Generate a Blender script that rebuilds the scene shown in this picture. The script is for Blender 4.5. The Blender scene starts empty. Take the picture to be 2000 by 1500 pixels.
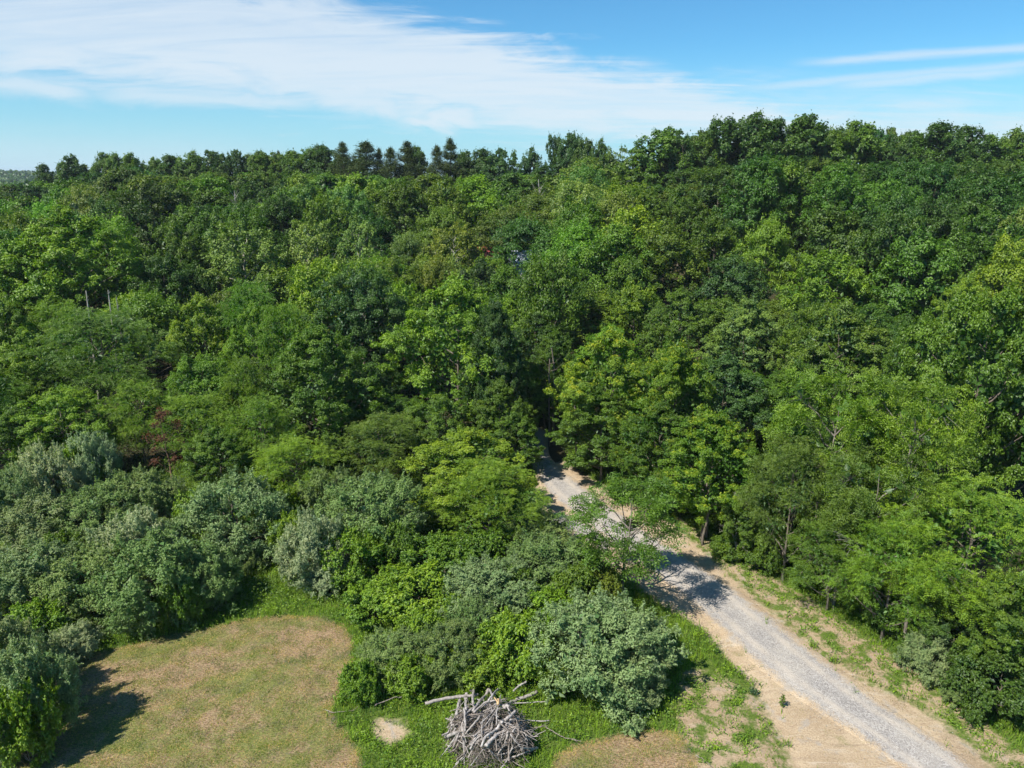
import bpy, math, random
import numpy as np
from math import radians, cos, sin, tan, pi

# ------------------------------------------------------------------ camera, light, exposure
CAM_H, PITCH, FPX = 26.0, radians(15.9), 1440.0
scene = bpy.context.scene
COL = scene.collection
cam_data = bpy.data.cameras.new('camera')
cam_data.lens = FPX / 2000 * 36.0
cam_data.clip_end = 20000
cam_data.clip_start = 0.5
cam = bpy.data.objects.new('camera', cam_data)
cam.location = (0, 0, CAM_H)
cam.rotation_euler = (pi / 2 - PITCH, 0, 0)
COL.objects.link(cam)
scene.camera = cam

SUN_DIR = np.array([-0.80, -0.60, 0.0]); SUN_DIR /= np.linalg.norm(SUN_DIR)   # horizontal, towards the sun
SUN_EL = radians(52)
sun_data = bpy.data.lights.new('sun', 'SUN')
sun_data.energy = 5.0
sun_data.angle = radians(0.53)
sun_data.color = (1.0, 0.95, 0.87)
sun = bpy.data.objects.new('sun', sun_data)
COL.objects.link(sun)
from mathutils import Vector
_v = Vector((SUN_DIR[0] * cos(SUN_EL), SUN_DIR[1] * cos(SUN_EL), sin(SUN_EL)))
sun.rotation_euler = _v.to_track_quat('Z', 'Y').to_euler()
sun.location = (0, 0, 60)

scene.view_settings.view_transform = 'Standard'
scene.view_settings.look = 'None'
scene.view_settings.gamma = 1
scene.view_settings.use_curve_mapping = False
scene.view_settings.exposure = 0.65
scene.cycles.use_denoising = True
scene.cycles.denoiser = 'OPENIMAGEDENOISE'
scene.cycles.denoising_input_passes = 'RGB_ALBEDO_NORMAL'
scene.cycles.denoising_prefilter = 'ACCURATE'
scene.cycles.max_bounces = 6
scene.cycles.diffuse_bounces = 2
scene.cycles.glossy_bounces = 1
scene.cycles.transmission_bounces = 3
scene.cycles.transparent_max_bounces = 4
scene.cycles.caustics_reflective = False
scene.cycles.caustics_refractive = False
scene.cycles.sample_clamp_indirect = 4
scene.cycles.use_adaptive_sampling = True
scene.cycles.adaptive_threshold = 0.02
scene.render.use_persistent_data = False
scene.cycles.filter_width = 1.5


def ray(px, py):
    """pixel of the 2000x1500 photograph -> (x/y, z/y) of its line of sight"""
    xc, yc = (px - 1000) / FPX, (750 - py) / FPX
    dy = cos(PITCH) + yc * sin(PITCH)
    return xc / dy, (-sin(PITCH) + yc * cos(PITCH)) / dy


def ray3(px, py):
    a, b = ray(px, py)
    v = np.array([a, 1.0, b])
    return v / np.linalg.norm(v)


def at(px, py, z=0.0):
    a, b = ray(px, py)
    t = (z - CAM_H) / b
    return np.array([a * t, t, z])


# ------------------------------------------------------------------ node helpers
class N:
    def __init__(self, tree):
        self.t = tree

    def new(self, typ, **kw):
        n = self.t.nodes.new(typ)
        for k, v in kw.items():
            setattr(n, k, v)
        return n

    def _set(self, sock, v):
        if isinstance(v, bpy.types.NodeSocket):
            self.t.links.new(v, sock)
        else:
            sock.default_value = v

    def math(self, op, a, b=0.0, c=0.0, clamp=False):
        n = self.new('ShaderNodeMath', operation=op, use_clamp=clamp)
        self._set(n.inputs[0], a); self._set(n.inputs[1], b); self._set(n.inputs[2], c)
        return n.outputs[0]

    def vmath(self, op, a, b=(0, 0, 0)):
        n = self.new('ShaderNodeVectorMath', operation=op)
        self._set(n.inputs[0], a)
        if op == 'SCALE':
            self._set(n.inputs['Scale'], b)
        else:
            self._set(n.inputs[1], b)
        return n.outputs['Value'] if op == 'DOT_PRODUCT' else n.outputs[0]

    def ramp(self, v, lo, hi, a=0.0, b=1.0, smooth=True):
        n = self.new('ShaderNodeMapRange')
        n.interpolation_type = 'SMOOTHSTEP' if smooth else 'LINEAR'
        self._set(n.inputs[0], v); self._set(n.inputs[1], lo); self._set(n.inputs[2], hi)
        self._set(n.inputs[3], a); self._set(n.inputs[4], b)
        return n.outputs[0]

    def mix(self, f, a, b, blend='MIX'):
        n = self.new('ShaderNodeMix', data_type='RGBA', blend_type=blend)
        self._set(n.inputs[0], f)
        for s, v in ((n.inputs[6], a), (n.inputs[7], b)):
            self._set(s, v if isinstance(v, bpy.types.NodeSocket) else (tuple(v) + (1,))[:4])
        return n.outputs[2]

    def noise(self, vec, scale, detail=4, rough=0.55, dist=0.0, dims='3D'):
        n = self.new('ShaderNodeTexNoise', noise_dimensions=dims)
        if vec is not None:
            self._set(n.inputs['Vector'], vec)
        n.inputs['Scale'].default_value = scale
        n.inputs['Detail'].default_value = detail
        n.inputs['Roughness'].default_value = rough
        n.inputs['Distortion'].default_value = dist
        return n.outputs[0]

    def attr(self, name, out='Fac'):
        n = self.new('ShaderNodeAttribute', attribute_name=name)
        return n.outputs[out]


# ------------------------------------------------------------------ sky
world = bpy.data.worlds.new('World')
scene.world = world
world.use_nodes = True
wt = world.node_tree
wt.nodes.clear()
W = N(wt)
SKY_STRENGTH = 0.082
sky = W.new('ShaderNodeTexSky', sky_type='NISHITA')
sky.sun_disc = False
sky.sun_elevation = SUN_EL
sky.sun_rotation = math.atan2(SUN_DIR[0], SUN_DIR[1])
sky.altitude = 250
sky.air_density = 1.0
sky.dust_density = 0.3
sky.ozone_density = 1.6
tc = W.new('ShaderNodeTexCoord')
dvec = W.vmath('NORMALIZE', tc.outputs['Generated'])
sep = W.new('ShaderNodeSeparateXYZ'); wt.links.new(dvec, sep.inputs[0])
zz = W.math('ADD', W.math('MAXIMUM', sep.outputs[2], 0.0), 0.12)
comb = W.new('ShaderNodeCombineXYZ')
wt.links.new(W.math('DIVIDE', sep.outputs[0], zz), comb.inputs[0])
wt.links.new(W.math('DIVIDE', sep.outputs[1], zz), comb.inputs[1])
# turn the cloud sheet so that its fibres run with the band, stretch along them
mp = W.new('ShaderNodeMapping')
wt.links.new(comb.outputs[0], mp.inputs[0])
mp.inputs['Rotation'].default_value = (0, 0, radians(-38))
mp.inputs['Scale'].default_value = (0.35, 1.6, 1)
sheet = mp.outputs[0]
n_big = W.noise(sheet, 0.9, 5, 0.55, 0.6)
n_fib = W.noise(sheet, 3.2, 8, 0.62, 1.2)
mp2 = W.new('ShaderNodeMapping')
wt.links.new(dvec, mp2.inputs[0])
mp2.inputs['Scale'].default_value = (2.0, 2.0, 9.0)
n_hz = W.noise(mp2.outputs[0], 4.0, 8, 0.62, 1.0)


def side(a, b):
    """signed angle (radians) below the line through two pixels of the photograph"""
    n = np.cross(ray3(*a), ray3(*b)); n /= np.linalg.norm(n)
    if np.dot(n, ray3((a[0] + b[0]) / 2, (a[1] + b[1]) / 2 + 50)) < 0:
        n = -n
    return W.vmath('DOT_PRODUCT', dvec, tuple(n))


def streak(a, b, wid, strength, fade=0.25, rag=1.0):
    A, B = ray3(*a), ray3(*b)
    s = side(a, b)
    t = (B - A); L = np.linalg.norm(t); t /= L
    along = W.math('SUBTRACT', W.vmath('DOT_PRODUCT', dvec, tuple(t)), float(np.dot(A, t)))
    jit = W.math('MULTIPLY', W.math('SUBTRACT', n_hz, 0.5), 0.03 * rag)
    d = W.math('ABSOLUTE', W.math('ADD', s, jit))
    m = W.ramp(d, 0.0, wid, 1.0, 0.0)
    m = W.math('MULTIPLY', m, W.ramp(along, -L * fade, L * fade))
    m = W.math('MULTIPLY', m, W.ramp(along, L * (1 - fade), L * (1 + fade), 1.0, 0.0))
    return W.math('MULTIPLY', m, strength)


pert = W.math('ADD', W.math('MULTIPLY', W.math('SUBTRACT', n_hz, 0.5), 0.07), W.math('MULTIPLY', W.math('SUBTRACT', n_fib, 0.5), 0.05))
up1 = W.math('ADD', side((640, -12), (1450, 172)), pert)
up2 = W.math('ADD', side((1300, 172), (2000, 205)), pert)
upm = W.math('MAXIMUM', W.ramp(up1, -0.012, 0.03), W.math('MULTIPLY', W.ramp(up2, -0.03, 0.04), 0.8))
low = W.math('ADD', side((0, 140), (1250, 268)), W.math('MULTIPLY', pert, 1.3))
lom = W.ramp(low, -0.03, 0.03, 1.0, 0.0)
dens = W.ramp(W.math('ADD', W.math('MULTIPLY', n_big, 0.5), W.math('MULTIPLY', n_fib, 0.5)), 0.30, 0.58, 0.66, 1.0)
fwd = W.ramp(sep.outputs[1], 0.0, 0.35)
band = W.math('MULTIPLY', W.math('MULTIPLY', W.math('MULTIPLY', upm, lom), dens), fwd)
parts_ = [band,
          W.math('MULTIPLY', streak((1590, 122), (2150, 82), 0.008, 0.65, 0.15, 0.35), 1.0),
          streak((1450, 172), (2100, 118), 0.008, 0.55, 0.2, 0.4),
          streak((1640, 166), (2000, 138), 0.009, 0.6, 0.2, 0.4),
          streak((-100, 150), (170, 182), 0.02, 0.8, 0.2, 1.2),
          streak((190, 178), (620, 202), 0.018, 0.75, 0.2, 1.2),
          streak((600, 190), (800, 215), 0.026, 0.9, 0.3, 1.6),
          streak((780, 228), (945, 236), 0.02, 0.95, 0.25, 2.0),
          streak((1010, 255), (1300, 268), 0.010, 0.35, 0.3, 1.5),
          streak((-600, 300), (500, 322), 0.05, 0.35, 0.2, 0.8),
          streak((1035, 68), (1080, 72), 0.006, 0.4, 0.3, 1.0)]
m = parts_[0]
for q in parts_[1:]:
    m = W.math('MAXIMUM', m, q)
hor = W.ramp(sep.outputs[2], -0.02, 0.16, 0.85, 0.0)       # pale blue air low on the horizon
skyc = W.mix(1.0, sky.outputs[0], (0.42, 0.88, 1.12), 'MULTIPLY')
cloudc = (6.1, 6.8, 7.4)
skyc = W.mix(hor, skyc, (3.5, 5.9, 7.1))
fin = W.mix(W.math('MULTIPLY', m, 0.85), skyc, cloudc)
bg = W.new('ShaderNodeBackground'); bg.inputs['Strength'].default_value = SKY_STRENGTH
wt.links.new(fin, bg.inputs['Color'])
wo = W.new('ShaderNodeOutputWorld'); wt.links.new(bg.outputs[0], wo.inputs[0])

# ------------------------------------------------------------------ terrain
# ridge behind the valley: (pixel column, row of the canopy skyline, distance)
RIDGE = [(-900, 352, 330), (0, 353, 270), (100, 338, 255), (200, 306, 245), (400, 297, 235), (600, 294, 225),
         (760, 300, 220), (900, 300, 215), (1010, 322, 205), (1090, 294, 200), (1190, 294, 190), (1230, 300, 185), (1300, 268, 180),
         (1450, 244, 175), (1650, 250, 175), (1850, 256, 180), (2000, 264, 190), (2800, 285, 240)]
_rs = np.array([ray(p, y)[0] for p, y, d in RIDGE])
_rg = np.array([CAM_H + d * ray(p, y)[1] - 16.0 for p, y, d in RIDGE])
_rd = np.array([float(d) for p, y, d in RIDGE])
_sk_px = np.array([p for p, y, d in RIDGE], float)
_sk_y = np.array([y for p, y, d in RIDGE], float)


def sstep(a, b, x):
    t = np.clip((x - a) / (b - a), 0, 1)
    return t * t * (3 - 2 * t)


def ground(x, y):
    x = np.asarray(x, float); y = np.asarray(y, float)
    s = x / np.maximum(y, 20.0)
    gr = np.interp(s, _rs, _rg); dr = np.interp(s, _rs, _rd)
    z = gr * sstep(66.0, dr, y)
    z = z * (1 - 0.75 * sstep(dr + 20, dr + 320, y))
    # low relief, nil in the clearing
    amp = sstep(62, 110, y)
    z = z + amp * (1.2 * np.sin(x * 0.045 + 1.3) * np.cos(y * 0.038) + 0.6 * np.sin(x * 0.11 + y * 0.07))
    # the far hill that shows at the edge of the skyline
    z = z + 17 * np.exp(-(((x + 1150) / 420.0) ** 2 + ((y - 1500) / 260.0) ** 2))
    return z


def poly_sdf(px, py, poly):
    poly = np.asarray(poly, float)
    d = np.full(px.shape, 1e9); inside = np.zeros(px.shape, bool)
    n = len(poly)
    for i in range(n):
        ax, ay = poly[i]; bx, by = poly[(i + 1) % n]
        ex, ey = bx - ax, by - ay
        wx, wy = px - ax, py - ay
        t = np.clip((wx * ex + wy * ey) / (ex * ex + ey * ey + 1e-12), 0, 1)
        d = np.minimum(d, (wx - ex * t) ** 2 + (wy - ey * t) ** 2)
        c = ((ay > py) != (by > py)) & (px < (bx - ax) * (py - ay) / (by - ay + 1e-12) + ax)
        inside ^= c
    d = np.sqrt(d)
    return np.where(inside, d, -d)


def gpoly(pts):
    return [tuple(at(a, b)[:2]) for a, b in pts]


MOWN = gpoly([(118, 1302), (180, 1278), (290, 1252), (400, 1228), (480, 1212), (560, 1203), (620, 1206), (668, 1222),
              (686, 1252), (684, 1300), (662, 1350), (640, 1390), (668, 1430), (700, 1470), (720, 1560), (720, 1700),
              (-200, 1700), (-60, 1420)])
MOWN2 = gpoly([(1060, 1620), (1085, 1480), (1130, 1455), (1200, 1440), (1260, 1425), (1320, 1432), (1350, 1470),
               (1400, 1620)])
BARE = gpoly([(725, 1405), (755, 1398), (790, 1412), (802, 1432), (778, 1445), (762, 1455), (735, 1440)])
DIRT = gpoly([(1640, 1680), (1545, 1500), (1524, 1447), (1496, 1395), (1468, 1332), (1415, 1280), (1370, 1227),
              (1290, 1180), (1225, 1130), (1150, 1078), (1085, 1030), (1045, 1010), (1040, 970), (1056, 925),
              (1085, 902), (1105, 900), (1150, 930), (1215, 972), (1290, 1000), (1352, 1055), (1457, 1148),
              (1545, 1222), (1604, 1276), (1678, 1322), (1755, 1360), (1825, 1395), (1895, 1451), (1950, 1500),
              (2160, 1680)])
PATCHY = gpoly([(1330, 1310), (1385, 1300), (1430, 1330), (1475, 1350), (1505, 1400), (1540, 1490), (1600, 1600),
                (1330, 1600), (1330, 1440), (1310, 1400)])
VERGE = gpoly([(1290, 985), (1420, 1072), (1500, 1118), (1600, 1180), (1700, 1245), (1810, 1320), (1900, 1385),
               (2010, 1480), (2200, 1650), (2160, 1680), (1950, 1500), (1895, 1451), (1825, 1395), (1755, 1360),
               (1678, 1322), (1604, 1276), (1545, 1222), (1457, 1148), (1352, 1055)])
WOODR = [tuple(at(a, b)[:2]) for a, b in [(1110, 890), (1180, 925), (1290, 975), (1420, 1055), (1500, 1098), (1600, 1150),
                                          (1700, 1200), (1810, 1275), (1900, 1340), (2010, 1430)]] + \
        [(30, 20), (75, 20), (75, 70), (3, 70)]


def axis(lo, hi, step, far_lo, far_hi, grow=1.25):
    mid = list(np.arange(lo, hi + 1e-6, step))
    up, s, v = [], step, mid[-1]
    while v < far_hi:
        s *= grow; v += s; up.append(v)
    dn, s, v = [], step, mid[0]
    while v > far_lo:
        s *= grow; v -= s; dn.append(v)
    return np.array(dn[::-1] + mid + up)


def mesh_from(name, verts, faces, mat=None, smooth=False, attrs=None, nper=None):
    """faces: (n, k) int array, or list of such arrays"""
    me = bpy.data.meshes.new(name)
    verts = np.ascontiguousarray(verts, dtype=np.float32)
    if not isinstance(faces, (list, tuple)):
        faces = [faces]
    loops = np.concatenate([f.ravel() for f in faces]).astype(np.int32)
    tot = np.concatenate([np.full(len(f), f.shape[1], np.int32) for f in faces])
    start = np.concatenate([[0], np.cumsum(tot)[:-1]]).astype(np.int32)
    me.vertices.add(len(verts)); me.vertices.foreach_set('co', verts.ravel())
    me.loops.add(len(loops)); me.loops.foreach_set('vertex_index', loops)
    me.polygons.add(len(tot))
    me.polygons.foreach_set('loop_start', start)
    me.polygons.foreach_set('loop_total', tot)
    if smooth:
        me.polygons.foreach_set('use_smooth', np.ones(len(tot), bool))
    for k, v in (attrs or {}).items():
        a = me.attributes.new(k, 'FLOAT', 'POINT')
        a.data.foreach_set('value', np.ascontiguousarray(v, dtype=np.float32))
    me.update(calc_edges=True)
    if mat:
        me.materials.append(mat)
    return me


def link(name, me, parent=None, **props):
    o = bpy.data.objects.new(name, me)
    COL.objects.link(o)
    if parent:
        o.parent = parent
    for k, v in props.items():
        o[k] = v
    return o


def new_mat(name):
    m = bpy.data.materials.new(name)
    m.use_nodes = True
    m.node_tree.nodes.clear()
    return m, N(m.node_tree)


def finish(n, shader, bump=None):
    o = n.new('ShaderNodeOutputMaterial')
    n.t.links.new(shader, o.inputs[0])


def dirt_colour(n, pos):
    a = n.noise(pos, 0.35, 5, 0.6)
    b = n.noise(pos, 2.3, 6, 0.65)
    c = n.noise(pos, 14.0, 4, 0.6)
    col = n.mix(n.ramp(a, 0.38, 0.62), (0.45, 0.345, 0.225), (0.36, 0.265, 0.165))
    mpd = n.new('ShaderNodeMapping'); n.t.links.new(pos, mpd.inputs[0])
    mpd.inputs['Rotation'].default_value = (0, 0, radians(55)); mpd.inputs['Scale'].default_value = (0.22, 1.5, 1)
    d = n.noise(mpd.outputs[0], 1.6, 6, 0.65, 0.4)
    col = n.mix(n.ramp(d, 0.52, 0.66, 0, 0.8), col, (0.30, 0.225, 0.15))
    col = n.mix(n.ramp(d, 0.46, 0.34, 0, 0.6), col, (0.50, 0.42, 0.32))
    col = n.mix(n.ramp(b, 0.50, 0.72, 0, 0.75), col, (0.31, 0.225, 0.145))
    col = n.mix(n.ramp(c, 0.45, 0.7, 0, 0.6), col, (0.50, 0.40, 0.28))
    col = n.mix(n.ramp(c, 0.48, 0.32, 0, 0.55), col, (0.22, 0.155, 0.095))
    g_ = n.noise(pos, 0.8, 6, 0.7, 0.3)
    col = n.mix(n.ramp(g_, 0.54, 0.66, 0, 0.65), col, (0.33, 0.30, 0.26))
    col = n.mix(n.ramp(g_, 0.42, 0.30, 0, 0.5), col, (0.20, 0.19, 0.07))
    return col


# ground material
gm, n = new_mat('ground')
geo = n.new('ShaderNodeNewGeometry')
pos = geo.outputs['Position']
dirt = dirt_colour(n, pos)
nb = n.noise(pos, 1.1, 6, 0.62)
nf = n.noise(pos, 9.0, 5, 0.65)
nl = n.noise(pos, 0.22, 3, 0.5)
weed = n.mix(n.ramp(nf, 0.35, 0.65), (0.06, 0.10, 0.016), (0.12, 0.17, 0.028))
weed = n.mix(n.ramp(nb, 0.55, 0.75, 0, 0.6), weed, (0.12, 0.11, 0.04))
# mown grass: thatch and green, in curved swaths round the bend of the field
C0 = at(420, 1500)
wv = n.new('ShaderNodeVectorMath', operation='DISTANCE')
n.t.links.new(pos, wv.inputs[0]); wv.inputs[1].default_value = (float(C0[0]), float(C0[1]) - 2, 0)
swath = n.math('SINE', n.math('ADD', n.math('MULTIPLY', n.attr('mown'), 4.6), n.math('MULTIPLY', nb, 6.0)))
mp = n.new('ShaderNodeMapping'); n.t.links.new(pos, mp.inputs[0])
mp.inputs['Rotation'].default_value = (0, 0, 0.5); mp.inputs['Scale'].default_value = (1.0, 3.5, 1)
nstraw = n.noise(mp.outputs[0], 6.0, 6, 0.7, 0.6)
mowgreen = n.math('ADD', n.math('ADD', n.math('MULTIPLY', swath, 0.035), n.math('MULTIPLY', nb, 0.6)),
                  n.math('MULTIPLY', nstraw, 0.5))
mowgreen = n.math('ADD', mowgreen, n.math('ADD', n.math('MULTIPLY', nl, 0.9), -0.2))
thatch = n.mix(n.ramp(nstraw, 0.40, 0.60), (0.15, 0.095, 0.05), (0.41, 0.29, 0.175))  # shade of the crevices between straws is mixed into the thatch colour
thatch = n.mix(n.ramp(nf, 0.55, 0.8, 0, 0.6), thatch, (0.13, 0.085, 0.045))
mgreen = n.mix(n.ramp(nstraw, 0.38, 0.62), (0.075, 0.105, 0.02), (0.20, 0.215, 0.055))
mown = n.mix(n.ramp(n.math('ADD', mowgreen, n.math('MULTIPLY', n.math('SUBTRACT', nf, 0.5), 0.55)), 0.66, 0.94, 0, 0.9), thatch, mgreen)
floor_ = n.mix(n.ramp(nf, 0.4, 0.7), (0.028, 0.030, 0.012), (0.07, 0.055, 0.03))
a_m, a_d, a_p, a_f = n.attr('mown'), n.attr('dirt'), n.attr('patchy'), n.attr('wood')
jit = n.math('MULTIPLY', n.math('SUBTRACT', n.noise(pos, 2.0, 6, 0.7), 0.5), 1.6)
jit2 = n.math('MULTIPLY', n.math('SUBTRACT', n.noise(pos, 2.6, 6, 0.7), 0.5), 1.7)
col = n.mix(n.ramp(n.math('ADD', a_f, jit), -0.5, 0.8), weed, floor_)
pat = n.math('MULTIPLY', n.ramp(n.math('ADD', a_p, jit), -0.2, 0.5), n.ramp(n.noise(pos, 0.9, 6, 0.7), 0.42, 0.56))
col = n.mix(pat, col, n.mix(0.35, dirt, thatch))
col = n.mix(n.ramp(n.math('ADD', a_m, jit2), -0.15, 0.15), col, mown)
col = n.mix(n.ramp(n.math('ADD', a_d, jit), -0.25, 0.35), col, dirt)
bump = n.new('ShaderNodeBump'); bump.inputs['Strength'].default_value = 0.7; bump.inputs['Distance'].default_value = 0.12
n.t.links.new(n.math('ADD', n.math('MULTIPLY', nf, 0.5), n.math('MULTIPLY', nstraw, 0.6)), bump.inputs['Height'])
bs = n.new('ShaderNodeBsdfPrincipled')
n.t.links.new(col, bs.inputs['Base Color']); bs.inputs['Roughness'].default_value = 0.95
bs.inputs['Specular IOR Level'].default_value = 0.15
n.t.links.new(bump.outputs[0], bs.inputs['Normal'])
finish(n, bs.outputs[0])

xs = axis(-44, 44, 0.4, -6500, 6500, 1.22)
ys = axis(22, 84, 0.4, -1200, 7500, 1.16)
X, Y = np.meshgrid(xs, ys)
Z = ground(X, Y)
rng0 = np.random.default_rng(5)


def fbm(x, y, seed, scale, octs=4):
    r = np.random.default_rng(seed); v = 0; a = 1.0; tot = 0
    for o in range(octs):
        for _ in range(3):
            th, ph = r.uniform(0, 2 * pi), r.uniform(0, 2 * pi)
            k = 2 * pi / scale * (2 ** o) * r.uniform(0.7, 1.3)
            v = v + a * np.sin((x * cos(th) + y * sin(th)) * k + ph + 1.3 * np.sin((x * sin(th) - y * cos(th)) * k * 0.6 + ph))
            tot += a
        a *= 0.6
    return v / tot * 1.8


sd_mown = np.maximum(poly_sdf(X, Y, MOWN), poly_sdf(X, Y, MOWN2))
sd_dirt = np.maximum(poly_sdf(X, Y, DIRT), poly_sdf(X, Y, BARE))
sd_pat = np.maximum(poly_sdf(X, Y, PATCHY), poly_sdf(X, Y, VERGE))
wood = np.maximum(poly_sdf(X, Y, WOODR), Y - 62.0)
near = (Y > 20) & (Y < 90)
Z = Z + np.where(near, 0.05 * fbm(X, Y, 3, 7.0), 0)
# wheel ruts and the ditch beside the road
Z = Z - np.where(near, 0.10 * np.exp(-((sd_dirt - 0.15) / 0.35) ** 2), 0)
nx, ny = len(xs), len(ys)
idx = np.arange(nx * ny).reshape(ny, nx)
faces = np.stack([idx[:-1, :-1], idx[:-1, 1:], idx[1:, 1:], idx[1:, :-1]], -1).reshape(-1, 4)
me = mesh_from('ground', np.stack([X, Y, Z], -1).reshape(-1, 3), faces, gm, True,
               dict(mown=np.clip(sd_mown, -5, 30).ravel(), dirt=np.clip(sd_dirt, -5, 5).ravel(),
                    patchy=np.clip(sd_pat, -5, 5).ravel(), wood=np.clip(wood, -5, 5).ravel()))
link('ground', me, kind='structure', label='clearing floor of mown grass, weeds and pale dirt running on under the woods')

# ------------------------------------------------------------------ gravel road
rm, n = new_mat('gravel')
geo = n.new('ShaderNodeNewGeometry'); pos = geo.outputs['Position']
dirt = dirt_colour(n, pos)
vo = n.new('ShaderNodeTexVoronoi'); n.t.links.new(pos, vo.inputs['Vector']); vo.inputs['Scale'].default_value = 17.0
vo.inputs['Randomness'].default_value = 1.0
vsep = n.new('ShaderNodeSeparateColor'); n.t.links.new(vo.outputs['Color'], vsep.inputs[0])
stone = n.mix(vsep.outputs[0], (0.215, 0.195, 0.178), (0.45, 0.42, 0.385))
stone = n.mix(n.ramp(n.noise(pos, 2.2, 5, 0.65), 0.4, 0.62, 0, 0.5), stone, (0.25, 0.235, 0.22))
stone = n.mix(n.ramp(n.noise(pos, 0.5, 3, 0.5), 0.35, 0.7, 0, 0.35), stone, (0.48, 0.43, 0.36))
e = n.attr('edge')
trk = n.math('MULTIPLY', n.ramp(n.math('ABSOLUTE', n.math('SUBTRACT', n.math('ABSOLUTE', n.attr('across')), 0.85)), 0.0, 0.45, 1.0, 0.0), n.ramp(n.noise(pos, 0.7, 5, 0.6), 0.3, 0.6, 0.25, 0.75))
stone = n.mix(trk, stone, (0.46, 0.40, 0.33))
ej = n.math('ADD', e, n.math('MULTIPLY', n.math('SUBTRACT', n.noise(pos, 1.1, 6, 0.7), 0.5), 1.5))
ej = n.math('ADD', ej, n.math('MULTIPLY', n.math('SUBTRACT', vsep.outputs[1], 0.5), 0.28))
col = n.mix(n.ramp(ej, 0.15, 0.85), dirt, stone)
bump = n.new('ShaderNodeBump'); bump.inputs['Strength'].default_value = 0.8; bump.inputs['Distance'].default_value = 0.04
n.t.links.new(vo.outputs['Distance'], bump.inputs['Height']); bump.invert = True
bs = n.new('ShaderNodeBsdfPrincipled'); n.t.links.new(col, bs.inputs['Base Color'])
bs.inputs['Roughness'].default_value = 0.9; bs.inputs['Specular IOR Level'].default_value = 0.2
n.t.links.new(bump.outputs[0], bs.inputs['Normal'])
finish(n, bs.outputs[0])


def strip_road(name, pairs, label, widen=0.35, lift=0.035):
    L = np.array([at(*p[0])[:2] for p in pairs]); R = np.array([at(*p[1])[:2] for p in pairs])
    k = len(pairs); t = np.linspace(0, k - 1, k * 14)

    def sp(P):
        out = np.stack([np.interp(t, np.arange(k), P[:, i]) for i in range(2)], -1)
        ker = np.hanning(23); ker /= ker.sum()
        pad = np.concatenate([np.repeat(out[:1], 11, 0), out, np.repeat(out[-1:], 11, 0)])
        return np.stack([np.convolve(pad[:, i], ker, 'valid') for i in range(2)], -1)
    L, R = sp(L), sp(R)
    d = R - L; w = np.linalg.norm(d, axis=1, keepdims=True); d = d / w
    L = L - d * widen; R = R + d * widen
    u = np.linspace(0, 1, 19)
    P = L[:, None] * (1 - u)[None, :, None] + R[:, None] * u[None, :, None]
    x, y = P[..., 0], P[..., 1]
    wd = w + 2 * widen
    e = np.minimum(u, 1 - u)[None] * wd
    z = ground(x, y) + 0.05 * fbm(x, y, 3, 7.0) + lift + 0.05 * np.minimum(e, 1.0) - 0.06 * (e < 0.01)
    z = z + 0.0 * e
    m_, n_ = x.shape
    idx = np.arange(m_ * n_).reshape(m_, n_)
    f = np.stack([idx[:-1, :-1], idx[:-1, 1:], idx[1:, 1:], idx[1:, :-1]], -1).reshape(-1, 4)
    me = mesh_from(name, np.stack([x, y, z], -1).reshape(-1, 3), f, rm, True, dict(edge=e.ravel(), across=((u - 0.5)[None] * wd).ravel()))
    return link(name, me, kind='structure', label=label)


strip_road('gravel_road', [((1990, 1680), (2140, 1680)), ((1770, 1500), (1895, 1500)), ((1682, 1440), (1825, 1444)), ((1600, 1385), (1724, 1381)),
                           ((1512, 1325), (1624, 1303)), ((1445, 1265), (1549, 1245)), ((1380, 1200), (1474, 1185)),
                           ((1305, 1140), (1404, 1133)), ((1235, 1085), (1338, 1090)), ((1178, 1048), (1268, 1045)),
                           ((1130, 1010), (1203, 1000)), ((1085, 975), (1152, 963)), ((1058, 945), (1117, 935)),
                           ((1046, 918), (1082, 912)), ((1040, 890), (1066, 888)), ((1030, 865), (1064, 865)),
                           ((1018, 848), (1066, 848)), ((1002, 836), (1052, 834))],
           'pale grey gravel lane running diagonally from the woods past the clearing')
strip_road('gravel_spur', [((985, 1004), (985, 1026)), ((1040, 1003), (1040, 1020)), ((1085, 1001), (1085, 1026)), ((1120, 1008), (1115, 1042)),
                           ((1160, 1030), (1150, 1062)), ((1195, 1050), (1185, 1090))],
           'short gravel turnout leaving the lane behind the bushes', 0.2, 0.045)

# ------------------------------------------------------------------ plant materials


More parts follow.
